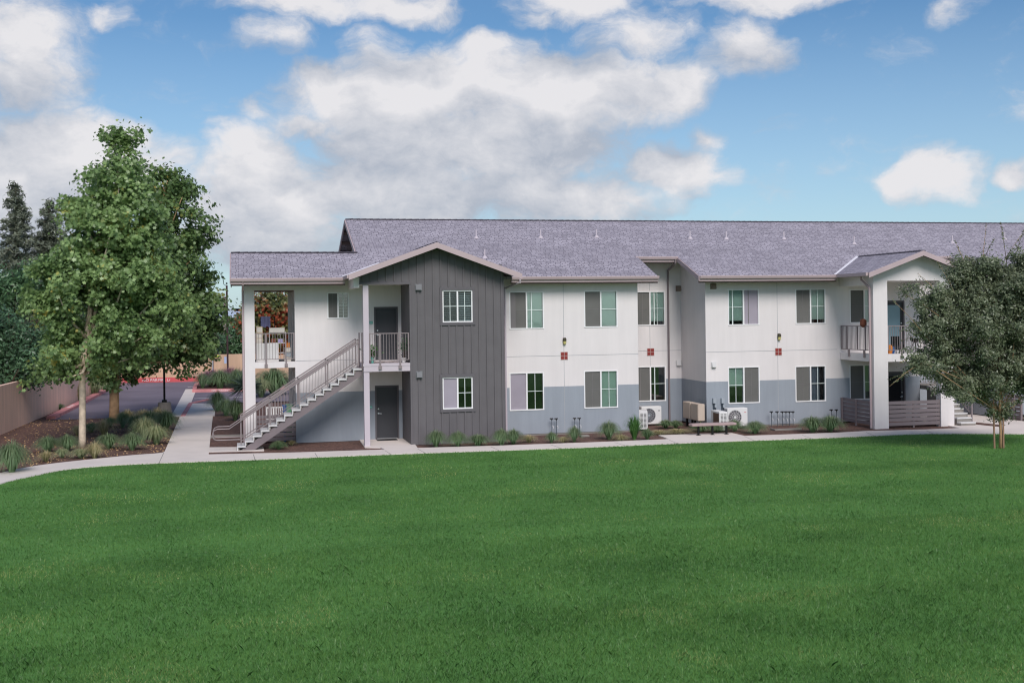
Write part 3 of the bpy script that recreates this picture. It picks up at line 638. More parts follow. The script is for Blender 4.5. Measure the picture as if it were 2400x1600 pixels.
# fixtures
def fixture(name, m, l, t, r_, bt, Y, depth, kind='vent'):
    x0, z0, x1, z1 = rc(l, t, r_, bt, Y); b = MB()
    if kind == 'vent':
        b.box(x0-.03, x1+.03, Y-.02, Y-.001, z0-.03, z1+.03)
        b.prism([(x0, Y-.02, z0+.0), (x0, Y-depth, z0+.0), (x0, Y-depth*.55, z1), (x0, Y-.02, z1)], (x1-x0, 0, 0))
    return b.build(name, m, BLD)
VBR = mat('vent_brown', (140, 124, 112), .7, .1, 4); VGR = mat('vent_grey', (120, 120, 122), .7, .06, 4); VWH = mat('vent_white', (210, 207, 205), .7, .04, 4)
fixture('vent_hood', VGR, 974, 667, 987, 679.5, YS, .14); fixture('vent_hood', VGR, 976, 871, 988.5, 884, YS, .14)
fixture('vent_hood', VBR, 1585, 671, 1595, 681, YR, .12); fixture('vent_hood', VWH, 1585, 845, 1595, 856, YR, .12)
fixture('vent_hood', VBR, 1666, 666, 1677, 676, YB, .12); fixture('vent_hood', VWH, 1667.5, 849, 1677, 860, YB, .12)
for l, t, r_, bt, Y in ((1318, 791, 1327, 807, YM), (1820.5, 781, 1829.5, 797, YB)):
    x0, z0, x1, z1 = rc(l, t, r_, bt, Y); xm = (x0+x1)/2; zm = (z0+z1)/2
    b = MB(); b.lathe((xm, Y-.07, z0), [(.03, 0), (.06, .03), (.065, zm-z0)], 12); g = b
    b2 = MB(); b2.lathe((xm, Y-.07, zm), [(.075, 0), (.075, .09), (.04, z1-zm)], 12); b2.box(xm-.06, xm+.06, Y-.05, Y-.001, z0+.02, z1-.01)
    o = b2.build('wall_lamp', BRNZ, BLD); g.build('lamp_shade', LAMPG, o)
for l, t, r_, bt, Y in ((1314.5, 825, 1330, 842, YM), (1517, 816.5, 1532.5, 832.5, YR), (1817, 816, 1831.4, 831.8, YB)):
    x0, z0, x1, z1 = rc(l, t, r_, bt, Y); b = MB(); b.box(x0-.02, x1+.02, Y-.012, Y-.0055, z0-.02, z1+.02); o = b.build('tile_surround', GROUT, BLD)
    q = MB(); xm = (x0+x1)/2; zm = (z0+z1)/2
    for a, c in ((x0, xm-.008), (xm+.008, x1)):
        for e, f in ((z0, zm-.008), (zm+.008, z1)): q.box(a, c, Y-.022, Y-.0125, e, f)
    q.build('accent_tile', REDT, o)
for l, t, r_, bt in ((865.5, 752.5, 873.5, 759), (865.5, 951, 872.5, 956)):
    x0, z0, x1, z1 = rc(l, t, r_, bt, Y0); b = MB(); b.box(x0, x1, Y0-.02, Y0-.001, z0, z1); o = b.build('number_plaque', TEAL, BLD)
    q = MB(); q.box(x0+.01, x1-.03, Y0-.024, Y0-.0205, (z0+z1)/2-.02, (z0+z1)/2+.02); q.build('plaque_strip', mat('plaque_light', (160, 205, 196), .5, .02), o)
b = MB(); b.box(6.34, 6.36, 44.6, 44.68, 4.6, 4.85); b.build('light_strip', WHT, BLD)

# ---- roofs
def roofslab(name, polys, m, th=.1):
    b = MB()
    for p in polys: b.prism([(x, y, z-th) for x, y, z in p], (0, 0, th))
    o = b.build(name, [m], BLD); bm = bmesh.new(); bm.from_mesh(o.data); bmesh.ops.triangulate(bm, faces=[f for f in bm.faces if len(f.verts) > 4]); bm.to_mesh(o.data); bm.free(); return o
RZ = lambda x, y: (x, y, roofz(y))
YRG = 52.7; YRC = 47.37; XG = 4.76; YLR = 47.95; RX = (16.83, 18.68, 29.9, 32.14); XEND = 62
roofslab('roof', [[RZ(-.29, YE), RZ(RX[0], YE), RZ(RX[0], YRC), RZ(RX[1], YRC), RZ(RX[1], YE), RZ(RX[2], YE), RZ(RX[2], YRC), RZ(RX[3], YRC), RZ(RX[3], YE), RZ(XEND, YE), RZ(XEND, YRG), RZ(XG, YRG), RZ(XG, YLR), RZ(-.29, YLR)]], SHG)
zr = roofz(YRG); zl = roofz(YLR)
roofslab('roof', [[(XG, YRG, zr), (XEND, YRG, zr), (XEND, 60.5, zr-PIT*7.8), (XG, 60.5, zr-PIT*7.8)], [(-.29, YLR, zl), (5.5, YLR, zl), (5.5, YLR+3.05, zl-PIT*3.05), (-.29, YLR+3.05, zl-PIT*3.05)]], SHG)
def gable(ax, az_, xl, xr, yf, pit):
    yb = YE+(az_-ZE)/PIT+.06
    for xe in (xl, xr):
        ze = az_-pit*abs(xe-ax); ye = YE+(ze-ZE)/PIT+.06
        yield [(xe, yf, ze), (ax, yf, az_), (ax, yb, az_+.004), (xe, ye, ze+.004)]
P1 = list(gable(7.33, 7.72, 4.02, 10.64, 43.12, .364)); P2 = list(gable(27.49, 7.36, 25.0, 30.05, 42.32, .36))
roofslab('gable_roof', P1, SHS, .06); roofslab('gable_roof', P2, SHS, .06)
# ridge caps
def caps(x0, y0, x1, y1, z):
    b = MB(); L_ = math.hypot(x1-x0, y1-y0); n = int(L_/.3); dx, dy = (x1-x0)/n, (y1-y0)/n
    for i in range(n):
        a = (x0+dx*i, y0+dy*i, z+.02); c = (x0+dx*(i+1.15), y0+dy*(i+1.15), z+.035)
        nx, ny = -dy/math.hypot(dx, dy)*.14, dx/math.hypot(dx, dy)*.14
        b.prism([(a[0]-nx, a[1]-ny, a[2]-.05), a, (a[0]+nx, a[1]+ny, a[2]-.05), (a[0], a[1], a[2]-.03)], (c[0]-a[0], c[1]-a[1], c[2]-a[2]))
    b.build('ridge_cap', RIDG, BLD)
caps(XG, YRG, XEND, YRG, zr); caps(-.29, YLR, XG, YLR, zl); caps(7.33, 43.12, 7.33, 48.2, 7.72); caps(27.49, 42.32, 27.49, 47.2, 7.36)
# valley flashing on the porch roof
b = MB(); vz = lambda x, y: (x, y, roofz(y)+.012)
b.prism([vz(24.85, 44.9), vz(24.97, 44.9), vz(27.45, 47.3), vz(27.35, 47.36)], (0, 0, .004)); b.prism([vz(3.85, 44.95), vz(4.0, 44.95), vz(5.6, 46.55), vz(5.5, 46.6)], (0, 0, .004))
b.build('valley_flashing', mat('flashing', (225, 220, 225), .5, .02), BLD)
# gutters (front channel) and fascia boards behind them
def gutter(x0, x1, y, z, par=BLD):
    b = MB(); b.prism([(x0, y-.02, z-.01), (x0, y-.13, z-.01), (x0, y-.13, z-.05), (x0, y-.1, z-.13), (x0, y-.02, z-.13)], (x1-x0, 0, 0)); b.build('gutter', TAU, par)
    b = MB(); b.box(x0+.01, x1-.01, y-.019, y+.04, z-.24, z-.055); b.build('fascia', TAU, par)
    b = MB(); b.box(x0, x1, y+.06, y+.1, z-.30, z-.14); b.build('fascia', SOF, par)
gutter(-.30, 4.02, YE, ZE); gutter(10.62, RX[0]+.04, YE, ZE); gutter(RX[1], 24.98, YE, ZE); gutter(RX[3], XEND, YE, ZE); gutter(RX[0]-.1, RX[1], YRC, roofz(YRC)); gutter(RX[2], RX[3], YRC, roofz(YRC))
b = MB()                                              # side gutters of the two gables
b.box(3.93, 4.04, 43.15, 45.0, 6.37, 6.49); b.build('gutter', TAU, BLD); b = MB(); b.box(24.88, 25.0, 42.36, 44.88, 6.33, 6.46); b.build('gutter', TAU, BLD)
# barge boards
def barge(pts, w=.2, t=.04, axis='y'):
    b = MB()
    for (x0, y0, z0), (x1, y1, z1) in zip(pts[:-1], pts[1:]):
        v = (0, -t, 0) if axis == 'y' else (-t, 0, 0)
        b.prism([(x0, y0, z0-w), (x1, y1, z1-w), (x1, y1, z1), (x0, y0, z0)], v)
    b.build('barge_board', TAU, BLD)
barge([(3.99, 43.12, 6.505), (7.33, 43.12, 7.705)], .21); barge([(7.33, 43.12, 7.705), (10.64, 43.12, 6.505)], .21)
barge([(24.98, 42.32, 6.445), (27.49, 42.32, 7.345)], .2); barge([(27.49, 42.32, 7.345), (30.06, 42.32, 6.425)], .2)
barge([(RX[1], YE-.03, ZE-.02), (RX[1], YRC, roofz(YRC)-.02)], .2, .04, 'x'); barge([(RX[3], YE-.03, ZE-.02), (RX[3], YRC, roofz(YRC)-.02)], .2, .04, 'x')
barge([(XG, YLR+.1, roofz(YLR+.1)-.03), (XG, YRG, zr-.03)], .2, .05, 'x'); barge([(XG, YRG, zr-.03), (XG, 60.5, zr-PIT*7.8-.03)], .2, .05, 'x')
barge([(-.29, YE, ZE-.02), (-.29, YLR, zl-.02)], .2, .04, 'x'); barge([(-.29, YLR, zl-.02), (-.29, YLR+3.05, zl-PIT*3.05-.02)], .2, .04, 'x')
# soffit boards and rafters under the main gable end, gable wall
b = MB()
for k in range(7):
    y = YLR+.4+k*.9; zz = (roofz(y) if y < YRG else zr-PIT*(y-YRG)); b = MB(); b.box(XG+.02, 5.6, y-.05, y+.05, zz-.28, zz-.13); b.build('rafter', SOF, BLD)
for k in range(6):
    y = YRG+1.0+k*1.1; zz = zr-PIT*(y-YRG); b = MB(); b.box(XG+.02, 5.6, y-.05, y+.05, zz-.28, zz-.13); b.build('rafter', SOF, BLD)
b = MB(); b.prism([(5.3, Y0+3.4, 0), (5.3, 60, 0), (5.3, 60, zr-PIT*7.3-.14), (5.3, YRG, zr-.14), (5.3, YLR+.1, zl-.1), (5.3, YLR+.1, 6.62), (5.3, Y0+3.4, 6.62)], (.2, 0, 0)); b.box(5.5, 60, 59.8, 60, 0, 6.5); b.build('wall', STW, BLD)
# eave soffit (boards between roof and wall)
b = MB()
for x0, x1, Y, ye in ((-.25, 3.9, Y0, YE), (10.7, RX[0]-.02, YM, YE), (RX[0]-.05, RX[1], YR, YRC), (RX[1]+.05, 24.9, YB, YE), (RX[3], 60, YB, YE)):
    b.prism([(x0, ye+.1, roofz(ye+.1)-.16), (x1, ye+.1, roofz(ye+.1)-.16), (x1, Y, roofz(Y)-.16), (x0, Y, roofz(Y)-.16)], (0, 0, .03))
b.prism([(3.99, 43.16, 6.41), (7.33, 43.16, 7.61), (7.33, YS, 7.61), (3.99, YS, 6.41)], (0, 0, .02)); b.prism([(10.64, 43.16, 6.41), (7.33, 43.16, 7.61), (7.33, YS, 7.61), (10.64, YS, 6.41)], (0, 0, .02))
b.build('soffit', SOF, BLD)
# downspouts
def spout(pts, w=.085, m=TAU):
    b = MB()
    for a, c in zip(pts[:-1], pts[1:]): b.tube([a, c], w/2, 8)
    for p in pts[1:-1]: b.lathe((p[0], p[1], p[2]-.045), [(.03, 0), (.046, .045), (.03, .09)], 8)
    b.build('downspout', m, BLD)
xs_ = onY(1186, 900, YM-.06)[0]
spout([(onY(1219, 648, 44.8)[0], 44.8, 6.33), (onY(1219, 655, 44.8)[0], 44.85, 6.22), (xs_, YM-.06, 5.98), (xs_, YM-.06, .05)], .085, POST)
xr_ = onY(1568.5, 900, YR-.06)[0]
spout([(onY(1582, 610, YRC)[0], YRC-.07, 7.22), (onY(1582, 614, YRC)[0], YRC-.07, 7.08), (xr_, YR-.06, 6.78), (xr_, YR-.06, .05)], .09, TAD)
xp_ = onY(2046, 900, YP+.1)[0]
spout([(onY(2018, 645, 43.6)[0], 43.6, 6.33), (onY(2018, 652, 43.6)[0], 43.6, 6.2), (25.44, 43.05, 5.85), (25.44, 43.05, .05)], .085)
spout([(29.3, YP+.15, 6.2), (29.3, YP+.15, .05)], .085, POST)
spout([(.16, 44.85, 6.33), (.16, 44.95, 6.2), (.15, Y0+.02, 6.0), (.15, Y0+.02, .05)])
# roof vent pipes
for u, v in ((1116, 558), (1267, 557), (1398, 556), (1617, 559), (1702, 560), (1837, 560), (2001.5, 571.5), (2231.6, 569), (2354.6, 561), (1136, 604)):
    x, y, z = onR(u, v); b = MB(); b.tube([(x, y, z-.02), (x, y, z+.36)], .035, 8); b.lathe((x, y, z-.03), [(.12, 0), (.10, .07), (.045, .11)], 10); b.build('vent_pipe', POST, BLD)

# ---- porch on the right
b = MB(); PX = (25.52, 26.17, 28.62, 29.24)
pz = lambda x: 7.36-.36*abs(x-27.49)-.08
b.prism([(PX[0], YP, 0), (PX[1], YP, 0), (PX[1], YP, 6.13), (PX[0], YP, 6.13)], (0, .35, 0)); b.prism([(PX[2], YP, 0), (PX[3], YP, 0), (PX[3], YP, 6.13), (PX[2], YP, 6.13)], (0, .35, 0))
b.prism([(PX[0], YP, 6.13), (PX[3], YP, 6.13), (PX[3], YP, pz(PX[3])), (27.49, YP, pz(27.49)), (PX[0], YP, pz(PX[0]))], (0, .35, 0))
b.box(PX[1], PX[2], YP+.012, YP+.3, 2.77, 3.09); b.box(PX[0]+.03, PX[0]+.3, YP+.35, YB, 2.78, 3.08); b.box(PX[0]+.02, PX[0]+.3, YP+.35, YB, 5.96, 6.4)
b.box(PX[3]-.3, PX[3]-.02, YP+.35, YB, 2.78, 3.08); b.box(PX[3]-.3, PX[3]-.02, YP+.35, YB, 5.96, 6.4)
b.build('porch_frame', STW, BLD)
b = MB(); b.box(PX[0]+.3, PX[3]-.3, YP+.3, YB, 2.82, 3.06); b.build('balcony_floor', STW, BLD); b = MB(); b.box(PX[0]+.3, PX[3]-.3, YP+.35, YB, 6.14, 6.2); b.build('balcony_ceiling', STW, BLD)
b = MB(); b.box(33.25, 33.85, YP+.3, YP+.65, 0, 6.3); b.box(33.25, 40, YP+.32, YP+.62, 6.0, 6.35); b.build('porch_frame', STW, BLD)
b = MB(); b.tube([(33.6, YP+.22, 6), (33.6, YP+.22, .05)], .045); b.build('downspout', POST, BLD)

# ---- railings
def railing(p0, p1, z0, z1, posts, sp=.108, drop=.0, name='railing', parent=BLD):
    p0 = Vector(p0); p1 = Vector(p1); L_ = (p1-p0).length; d = (p1-p0)/L_; b = MB(); up = Vector((0, 0, 1))
    b.bar(p0+up*(z1-.02), p1+up*(z1-.02), .045, .035); b.bar(p0+up*z0, p1+up*z0, .035, .03)
    n = max(2, round(L_/sp))
    for i in range(1, n): q = p0+d*(L_*i/n); b.bar(q+up*(z0+.01), q+up*(z1-.03), .016, .016)
    for t in posts:
        q = p0+d*t; b.bar(q+up*((z0-.0)), q+up*(z1-.005), .05, .05)
    return b.build(name, RAIL, parent)
def brackets(pts, z0, z1, r=RAIL):
    b = MB()
    for p in pts: b.box(p[0]-.03, p[0]+.03, p[1]-.05, p[1]+.0, z0+.12, z1); b.box(p[0]-.06, p[0]+.06, p[1]-.06, p[1]-.0, z0, z0+.13)
    b.build('rail_bracket', RAIL, BLD)
yr = Y0-.05
railing((OPX0+.04, yr+.1, 0), (OPX1-.03, yr+.1, 0), 3.3, 4.33, [0, .38, 1.14, OPX1-OPX0-.08])
brackets([(OPX0+.42, Y0-.001), (OPX0+1.19, Y0-.001)], 2.99, 3.3)
ra = px1+.03; rb = wsl-.05; pa = onY(890, 800, YS)[0]; pb = onY(937, 800, YS)[0]
railing((ra, YS+.02, 0), (rb, YS+.02, 0), 3.27, 4.3, [0, pa-ra, pb-ra, rb-ra]); brackets([(pa, YS-.046), (pb, YS-.046)], 2.93, 3.3)
railing((PX[1]+.03, YP+.04, 0), (PX[2]-.03, YP+.04, 0), 3.25, 4.27, [0, .62, 1.7, PX[2]-PX[1]-.07]); brackets([(PX[1]+.64, YP+.011), (PX[1]+1.7, YP+.011)], 2.9, 3.24)
railing((PX[0]+.07, YP+.4, 0), (PX[0]+.07, YB-.05, 0), 3.24, 4.27, [0, .35, 1.0, 1.9, YB-YP-.46])
b = MB()
for yy in (YP+.75, YP+2.0): b.box(PX[0]-.03, PX[0]+.029, yy-.05, yy+.05, 2.93, 3.25)
b.build('rail_bracket', RAIL, BLD)

# ---- outside stair on the left
NR = 17; RIS = 3.14/NR; SX0 = -.10; SX1 = px0-.05; TR = (SX1-SX0)/(NR-1); SY0, SY1 = 43.98, 45.1
b = MB(); sl_ = RIS/TR
for y in (SY0+.06, SY1-.1):
    b.prism([(SX0+.12, y, .03), (SX0+.62, y, .03), (SX1+.02, y, 3.14-.42), (SX1+.02, y, 3.14-.1), (SX1-.1, y, 3.14-.17)], (0, .05, 0))
ST = b.build('staircase', TAD, BLD)
for i in range(NR-1):
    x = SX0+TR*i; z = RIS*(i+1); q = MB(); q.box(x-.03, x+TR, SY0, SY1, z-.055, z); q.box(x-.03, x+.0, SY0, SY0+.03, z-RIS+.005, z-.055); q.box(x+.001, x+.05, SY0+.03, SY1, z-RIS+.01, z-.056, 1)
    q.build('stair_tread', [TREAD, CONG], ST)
def stair_rail(y):
    q = MB(); zt = lambda x, h: (x-SX0)*sl_+RIS+h
    a, c = SX0+.12, SX1-.12
    for h, w in ((1.0, .045), (.90, .03), (.10, .03)): q.bar((a, y, zt(a, h)), (c, y, zt(c, h)), w, w)
    q.tube([(a, y-.07, zt(a, .86)), (c, y-.07, zt(c, .86))], .019, 8)
    n = int((c-a)/.115)
    for i in range(n+1): x = a+(c-a)*i/n; q.bar((x, y, zt(x, .10)), (x, y, zt(x, .90)), .015)
    for t in (0, .245, .49, .735, 1): x = a+(c-a)*t; q.bar((x, y, zt(x, -.02)), (x, y, zt(x, 1.0)), .045)
    # looped end of the grab rail
    e = (a, y-.07, zt(a, .86)); pts = [e, (a-.42, y-.07, e[2]-.28), (a-.85, y-.07, e[2]-.28), (a-.97, y-.07, e[2]-.33), (a-1.02, y-.07, e[2]-.43), (a-1.02, y-.07, e[2]-.55), (a-.97, y-.07, e[2]-.65), (a-.87, y-.07, e[2]-.69), (a-.03, y-.07, e[2]-.69)]
    q.tube(pts, .02, 8)
    return q.build('handrail', RAIL, ST)
stair_rail(SY0+.07); stair_rail(SY1-.07)
b = MB(); b.box(SX1+.0, px0-.001, SY0-.02, SY0+.06, 2.9, 4.32); b.build('stair_post', TAD, ST); b = MB(); b.box(SX1-.0, px0-.001, SY1-.06, SY1, 2.9, 4.3); b.build('stair_post', TAD, ST)
# ---- second stair, beyond the porch
b = MB(); X0_, X1_ = 29.36, 30.06
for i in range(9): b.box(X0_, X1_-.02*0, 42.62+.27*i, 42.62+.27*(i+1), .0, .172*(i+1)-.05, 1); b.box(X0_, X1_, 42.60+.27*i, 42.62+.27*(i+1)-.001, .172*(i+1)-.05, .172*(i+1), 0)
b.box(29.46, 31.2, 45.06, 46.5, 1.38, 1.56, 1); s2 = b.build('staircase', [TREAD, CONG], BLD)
b = MB()
for y, dz in ((0, 0),):
    f = lambda yy, h: ((yy-42.62)/.27*.172+.172+h)
    x = X1_+.02
    for h in (.86, .78, .1): b.tube([(x, 42.9, f(42.9, h)), (x, 44.95, f(44.95, h))], .02, 8)
    for i in range(19): yy = 42.9+2.05*i/18; b.bar((x, yy, f(yy, .1)), (x, yy, f(yy, .78)), .015)
    b.bar((x, 42.9, 0.0), (x, 42.9, f(42.9, .9)), .05); b.bar((x, 44.95, 0), (x, 44.95, f(44.95, .9)), .05)
    b.tube([(x-.1, 43.9, f(43.9, .8)), (x-.1, 43.3, f(43.9, .8)-.05), (x-.1, 43.2, f(43.9, .8)-.2)], .018, 8)
b.build('handrail', RAIL, s2)
b = MB(); b.bar((29.5, 46.45, 1.6), (31.2, 46.45, 1.6), .03); b.bar((29.5, 46.45, 2.5), (31.2, 46.45, 2.5), .04)
for i in range(15): b.bar((29.5+.12*i, 46.45, 1.6), (29.5+.12*i, 46.45, 2.5), .016)
b.build('handrail', RAIL, s2)

# ------------------------------------------------------------------ slat fences
def slat(name, p0, p1, z0, z1, n, label, gap=.03, m=None):
    t = thing(name, (p0[0], p0[1], 0), label, 'fence'); d = Vector((p1[0]-p0[0], p1[1]-p0[1], 0)); L_ = d.length; d.normalize(); nrm = Vector((d.y, -d.x, 0))
    if nrm.y > 0: nrm = -nrm
    h = (z1-z0-gap*(n-1))/n; b = MB()
    for i in range(n):
        zc = z0+h/2+i*(h+gap); a = Vector((p0[0], p0[1], zc))+nrm*.02; b.bar(a, a+d*L_, .022, h)
    b.build('slat_panel', TAD if m is None else m, t)
    for s in (0.03, L_/2, L_-.03):
        q = MB(); a = Vector((p0[0], p0[1], 0))+d*s-nrm*.03; q.bar(a, a+Vector((0, 0, z1)), .07, .07); q.build('fence_post', TAD, t)
    return t
slat('slat_fence', (OPX0, Y0+.1), (OPX1, Y0+.1), .1, 1.12, 6, 'low taupe slat fence behind the foot of the outside stair')
slat('slat_fence', (PX[1], YP+.1), (PX[2], YP+.1), .1, 1.12, 6, 'taupe slat fence between the two white porch pillars')
slat('slat_fence', (PX[0]+.08, YP+.36), (PX[0]+.08, YB-.02), .12, 1.12, 6, 'taupe slat fence on the left side of the porch, running back to the wall')
slat('slat_fence', (33.05, YP+.7), (33.05, 44.58), .1, 1.12, 6, 'slat fence at the far right, partly behind the young oak')

# ------------------------------------------------------------------ equipment along the wall
def ac_unit(loc, rz, label, logo=True):
    t = thing('heat_pump', loc, label, 'air conditioner', 'heat pump outdoor units against the wall', local=True); t.rotation_euler = (0, 0, rz)
    w, d, h = .92, .36, .82; b = MB(); b.box(-w/2, w/2, -d/2, d/2, .05, h)
    o = b.build('casing', ACW, t); md = o.modifiers.new('b', 'BEVEL'); md.width = .025; md.segments = 2
    fx, fz = -.12, .44; q = MB(); q.tube([(fx, -d/2-.001, fz), (fx, -d/2-.012, fz)], .30, 28); q.build('fan_recess', mat_fan, t)
    q = MB()
    for k in range(14):
        a = 2*math.pi*k/14; q.bar((fx+.06*math.cos(a), -d/2-.02, fz+.06*math.sin(a)), (fx+.29*math.cos(a), -d/2-.02, fz+.29*math.sin(a)), .008)
    for rr in (.12, .2, .29): q.tube([(fx+rr*math.cos(2*math.pi*k/24), -d/2-.02, fz+rr*math.sin(2*math.pi*k/24)) for k in range(25)], .005, 5)
    q.tube([(fx, -d/2-.015, fz), (fx, -d/2-.03, fz)], .055, 14); q.build('fan_guard', GREYB if not logo else ACW, t)
    # side louvres, coil on the left flank
    q = MB()
    for c in range(2):
        for k in range(12): q.box(w/2+.0005, w/2+.004, -d/2+.05+c*.14, -d/2+.16+c*.14, .13+k*.052, .152+k*.052)
        for k in range(12): q.box(-w/2-.004, -w/2-.0005, -d/2+.05+c*.14, -d/2+.16+c*.14, .13+k*.052, .152+k*.052)
    q.build('louvre', DRK, t)
    q = MB(); q.box(-w/2+.05, w/2-.25, d/2+.0005, d/2+.006, .12, h-.08); q.build('coil', mat('coil_brown', (110, 84, 72), .7, .2, 30), t)
    q = MB(); q.box(.3, .39, -d/2-.004, -d/2-.0005, .62, .65); q.build('badge', REDC if logo else BLK, t)
    q = MB(); q.box(-.38, -.3, -d/2, d/2, 0, .05); q.box(.3, .38, -d/2, d/2, 0, .05); q.build('feet', BLK, t)
    return t
mat_fan = mat('fan_dark', (96, 92, 96), .6, .05, 4)
a = onY(1524, 980, 47.6); ac_unit((a[0], 47.6, .02), 0, 'white heat pump with its fan facing the lawn in the recess, behind another unit', False)
a = onZ(1513, 1008); ac_unit((a[0], a[1]+.3, .0), R(72), 'white heat pump turned side on, louvres showing, at the corner of the recess', False)
a = onY(1727, 980, 45.1); ac_unit((a[0], 45.2, .05), 0, 'white heat pump with a small red badge behind the right end of the bench')
a = onZ(1692, 1010); ac_unit((a[0], a[1]+.25, .0), R(88), 'white heat pump turned side on behind the bench, brown coil visible')
# tan pedestals
for k, (y, lb) in enumerate(((46.6, 'tan utility cabinet on posts, the farther of the pair in the recess corner'), (45.71, 'tan utility cabinet on posts, the nearer of the pair in the recess corner'))):
    t = thing('utility_cabinet', (18.86, y, 0), lb, 'utility cabinet', 'tan utility cabinets in the recess corner')
    b = MB(); b.box(18.72, 19.02, y-.41, y+.41, .35, 1.06); o = b.build('cabinet', TANB, t); md = o.modifiers.new('b', 'BEVEL'); md.width = .02; md.segments = 2
    b = MB(); b.box(18.71, 18.719, y-.37, y+.37, .39, 1.02); b.build('cabinet_door', TANB, t)
    for s in (-.3, .3): b = MB(); b.box(18.82, 18.9, y+s-.04, y+s+.04, -.01, .35); b.build('leg', BLK, t)
# disconnect boxes
for u, lb in ((1673, 'grey electrical isolator box with conduit, left of the pair behind the bench'), (1692.5, 'grey electrical isolator box with conduit, right of the pair behind the bench')):
    x = onY(u, 950, YB)[0]; z = onY(u, 938, YB)[2]; t = thing('isolator_box', (x, YB-.08, z-.15), lb, 'electrical box', 'isolator boxes on the blue-grey wall')
    b = MB(); b.box(x-.07, x+.07, YB-.12, YB-.001, z-.12, z+.1); b.build('box', GREYB, t); b = MB(); b.box(x-.0, x+.1, YB-.11, YB-.001, z-.3, z-.17); b.build('junction_box', GREYB, t)
    b = MB(); b.tube([(x-.03, YB-.06, z-.12), (x-.03, YB-.06, .7), (x+.02, YB-.2, .55), (x+.08, YB-.3, .5)], .018, 6); b.tube([(x+.05, YB-.06, z-.3), (x+.05, YB-.06, .75), (x+.14, YB-.2, .6)], .018, 6); b.build('conduit', PIPE, t)
# irrigation risers
def riser(u, v0, v1, Y, label, group):
    x0 = onY(u, v0, Y); x1 = onY(u, v1, Y); t = thing('irrigation_riser', (x0[0], Y, 0), label, 'pipe', group)
    b = MB(); b.tube([(x0[0], Y, 0), (x0[0], Y, x1[2]-.03)], .014, 6); b.build('pipe', PIPE, t)
    b = MB(); b.tube([(x0[0]-.08, Y, x1[2]-.02), (x0[0]+.06, Y, x1[2]-.02)], .026, 8); b.tube([(x0[0], Y, x1[2]-.09), (x0[0], Y, x1[2]-.01)], .022, 8); b.build('valve_cap', BLK, t)
    b = MB(); b.tube([(x0[0]+.01, Y, x1[2]-.3), (x0[0]+.06, Y-.02, x1[2]-.33), (x0[0]+.06, Y-.02, x1[2]-.42)], .012, 6); b.build('valve_handle', ACW, t)
g1_, g2_, g3_, g4_ = 'irrigation risers left of the middle wall joint', 'irrigation risers right of the middle wall joint', 'row of irrigation risers under the right-hand windows', 'irrigation risers beside the porch fence'
riser(1293.7, 1014, 979.6, YM-.25, 'thin dark irrigation riser, left one of the pair nearer the charcoal bay', g1_)
riser(1304.3, 1014, 979.6, YM-.25, 'thin dark irrigation riser, right one of the pair nearer the charcoal bay', g1_)
riser(1347.5, 1013, 978.6, YM-.25, 'thin dark irrigation riser, left one of the pair below the second window', g2_)
riser(1358.3, 1015, 978.6, YM-.25, 'thin dark irrigation riser, right one of the pair below the second window', g2_)
for i, u in enumerate((1808.6, 1822, 1834, 1842.5, 1850.5, 1859)): riser(u, 1002, 963.5, YB-.3, ('leftmost riser of the row of six pipes under the right-hand windows', 'thin riser in the middle of the row of six pipes', 'thin riser in the middle of the row of six pipes', 'thin riser in the middle of the row of six pipes', 'thin riser in the middle of the row of six pipes', 'rightmost riser of the row of six pipes under the right-hand windows')[i], g3_)
riser(1949, 1000, 959, YB-.3, 'thin irrigation riser, left one of two beside the porch slat fence', g4_); riser(1961, 1000, 959, YB-.3, 'thin irrigation riser, right one of two beside the porch slat fence', g4_)
# concrete splash border and kerb by the risers
b = MB(); a = onZ(1822, 1009); b.box(a[0], a[0]+1.1, a[1], a[1]+.12, 0, .07); b.box(a[0]-.1, a[0], a[1], a[1]+.5, 0, .06); tag(b.build('splash_block', CONG), 'low concrete border below the row of pipes', 'edging')
b = MB(); a = onZ(1362, 1024); b.box(a[0], a[0]+.35, a[1], a[1]+.3, 0, .06); b.box(a[0]+.05, a[0]+.3, a[1]+.05, a[1]+.25, .0605, .07); tag(b.build('valve_box', CONG), 'small square concrete valve box in the mulch near the facade grasses', 'valve box')

# bench
a = onZ(1638, 1021.5); c = onZ(1701.5, 1018.5); bx, by = (a[0]+c[0])/2, (a[1]+c[1])/2
t = thing('bench', (bx, by, .03), 'backless taupe bench on three black posts beside the path', 'bench')
for s in (-.6, 0, .6): b = MB(); b.box(bx+s-.035, bx+s+.035, by-.035, by+.035, .03, .42); b.box(bx+s-.08, bx+s+.08, by-.08, by+.08, .03, .042); b.build('leg', BLK, t)
x0 = onY(1618, 996, by)[0]; x1 = onY(1722, 994, by)[0]
b = MB(); b.box(x0, x1, by-.2, by+.2, .40, .50); o = b.build('seat', WOOD, t); md = o.modifiers.new('b', 'BEVEL'); md.width = .03; md.segments = 3

# lamp post
lp = onZ(385, 977); t = thing('lamp_post', (lp[0], lp[1], 0), 'black lamp post on a round concrete base at the edge of the car park', 'lamp post')
b = MB(); b.lathe((lp[0], lp[1]+.3, -.02), [(.36, 0), (.345, .3), (.31, .72), (.29, .74)], 24); b.build('concrete_base', CONG, t)
b = MB(); b.tube([(lp[0], lp[1]+.3, .72), (lp[0], lp[1]+.3, 4.9)], .052, 12); b.box(lp[0]-.12, lp[0]+.12, lp[1]+.18, lp[1]+.42, .72, .84); b.build('pole', BLK, t)
b = MB(); b.box(lp[0]-.2, lp[0]+.2, lp[1]-.25, lp[1]+.4, 4.9, 5.02); b.build('lamp_head', BLK, t)
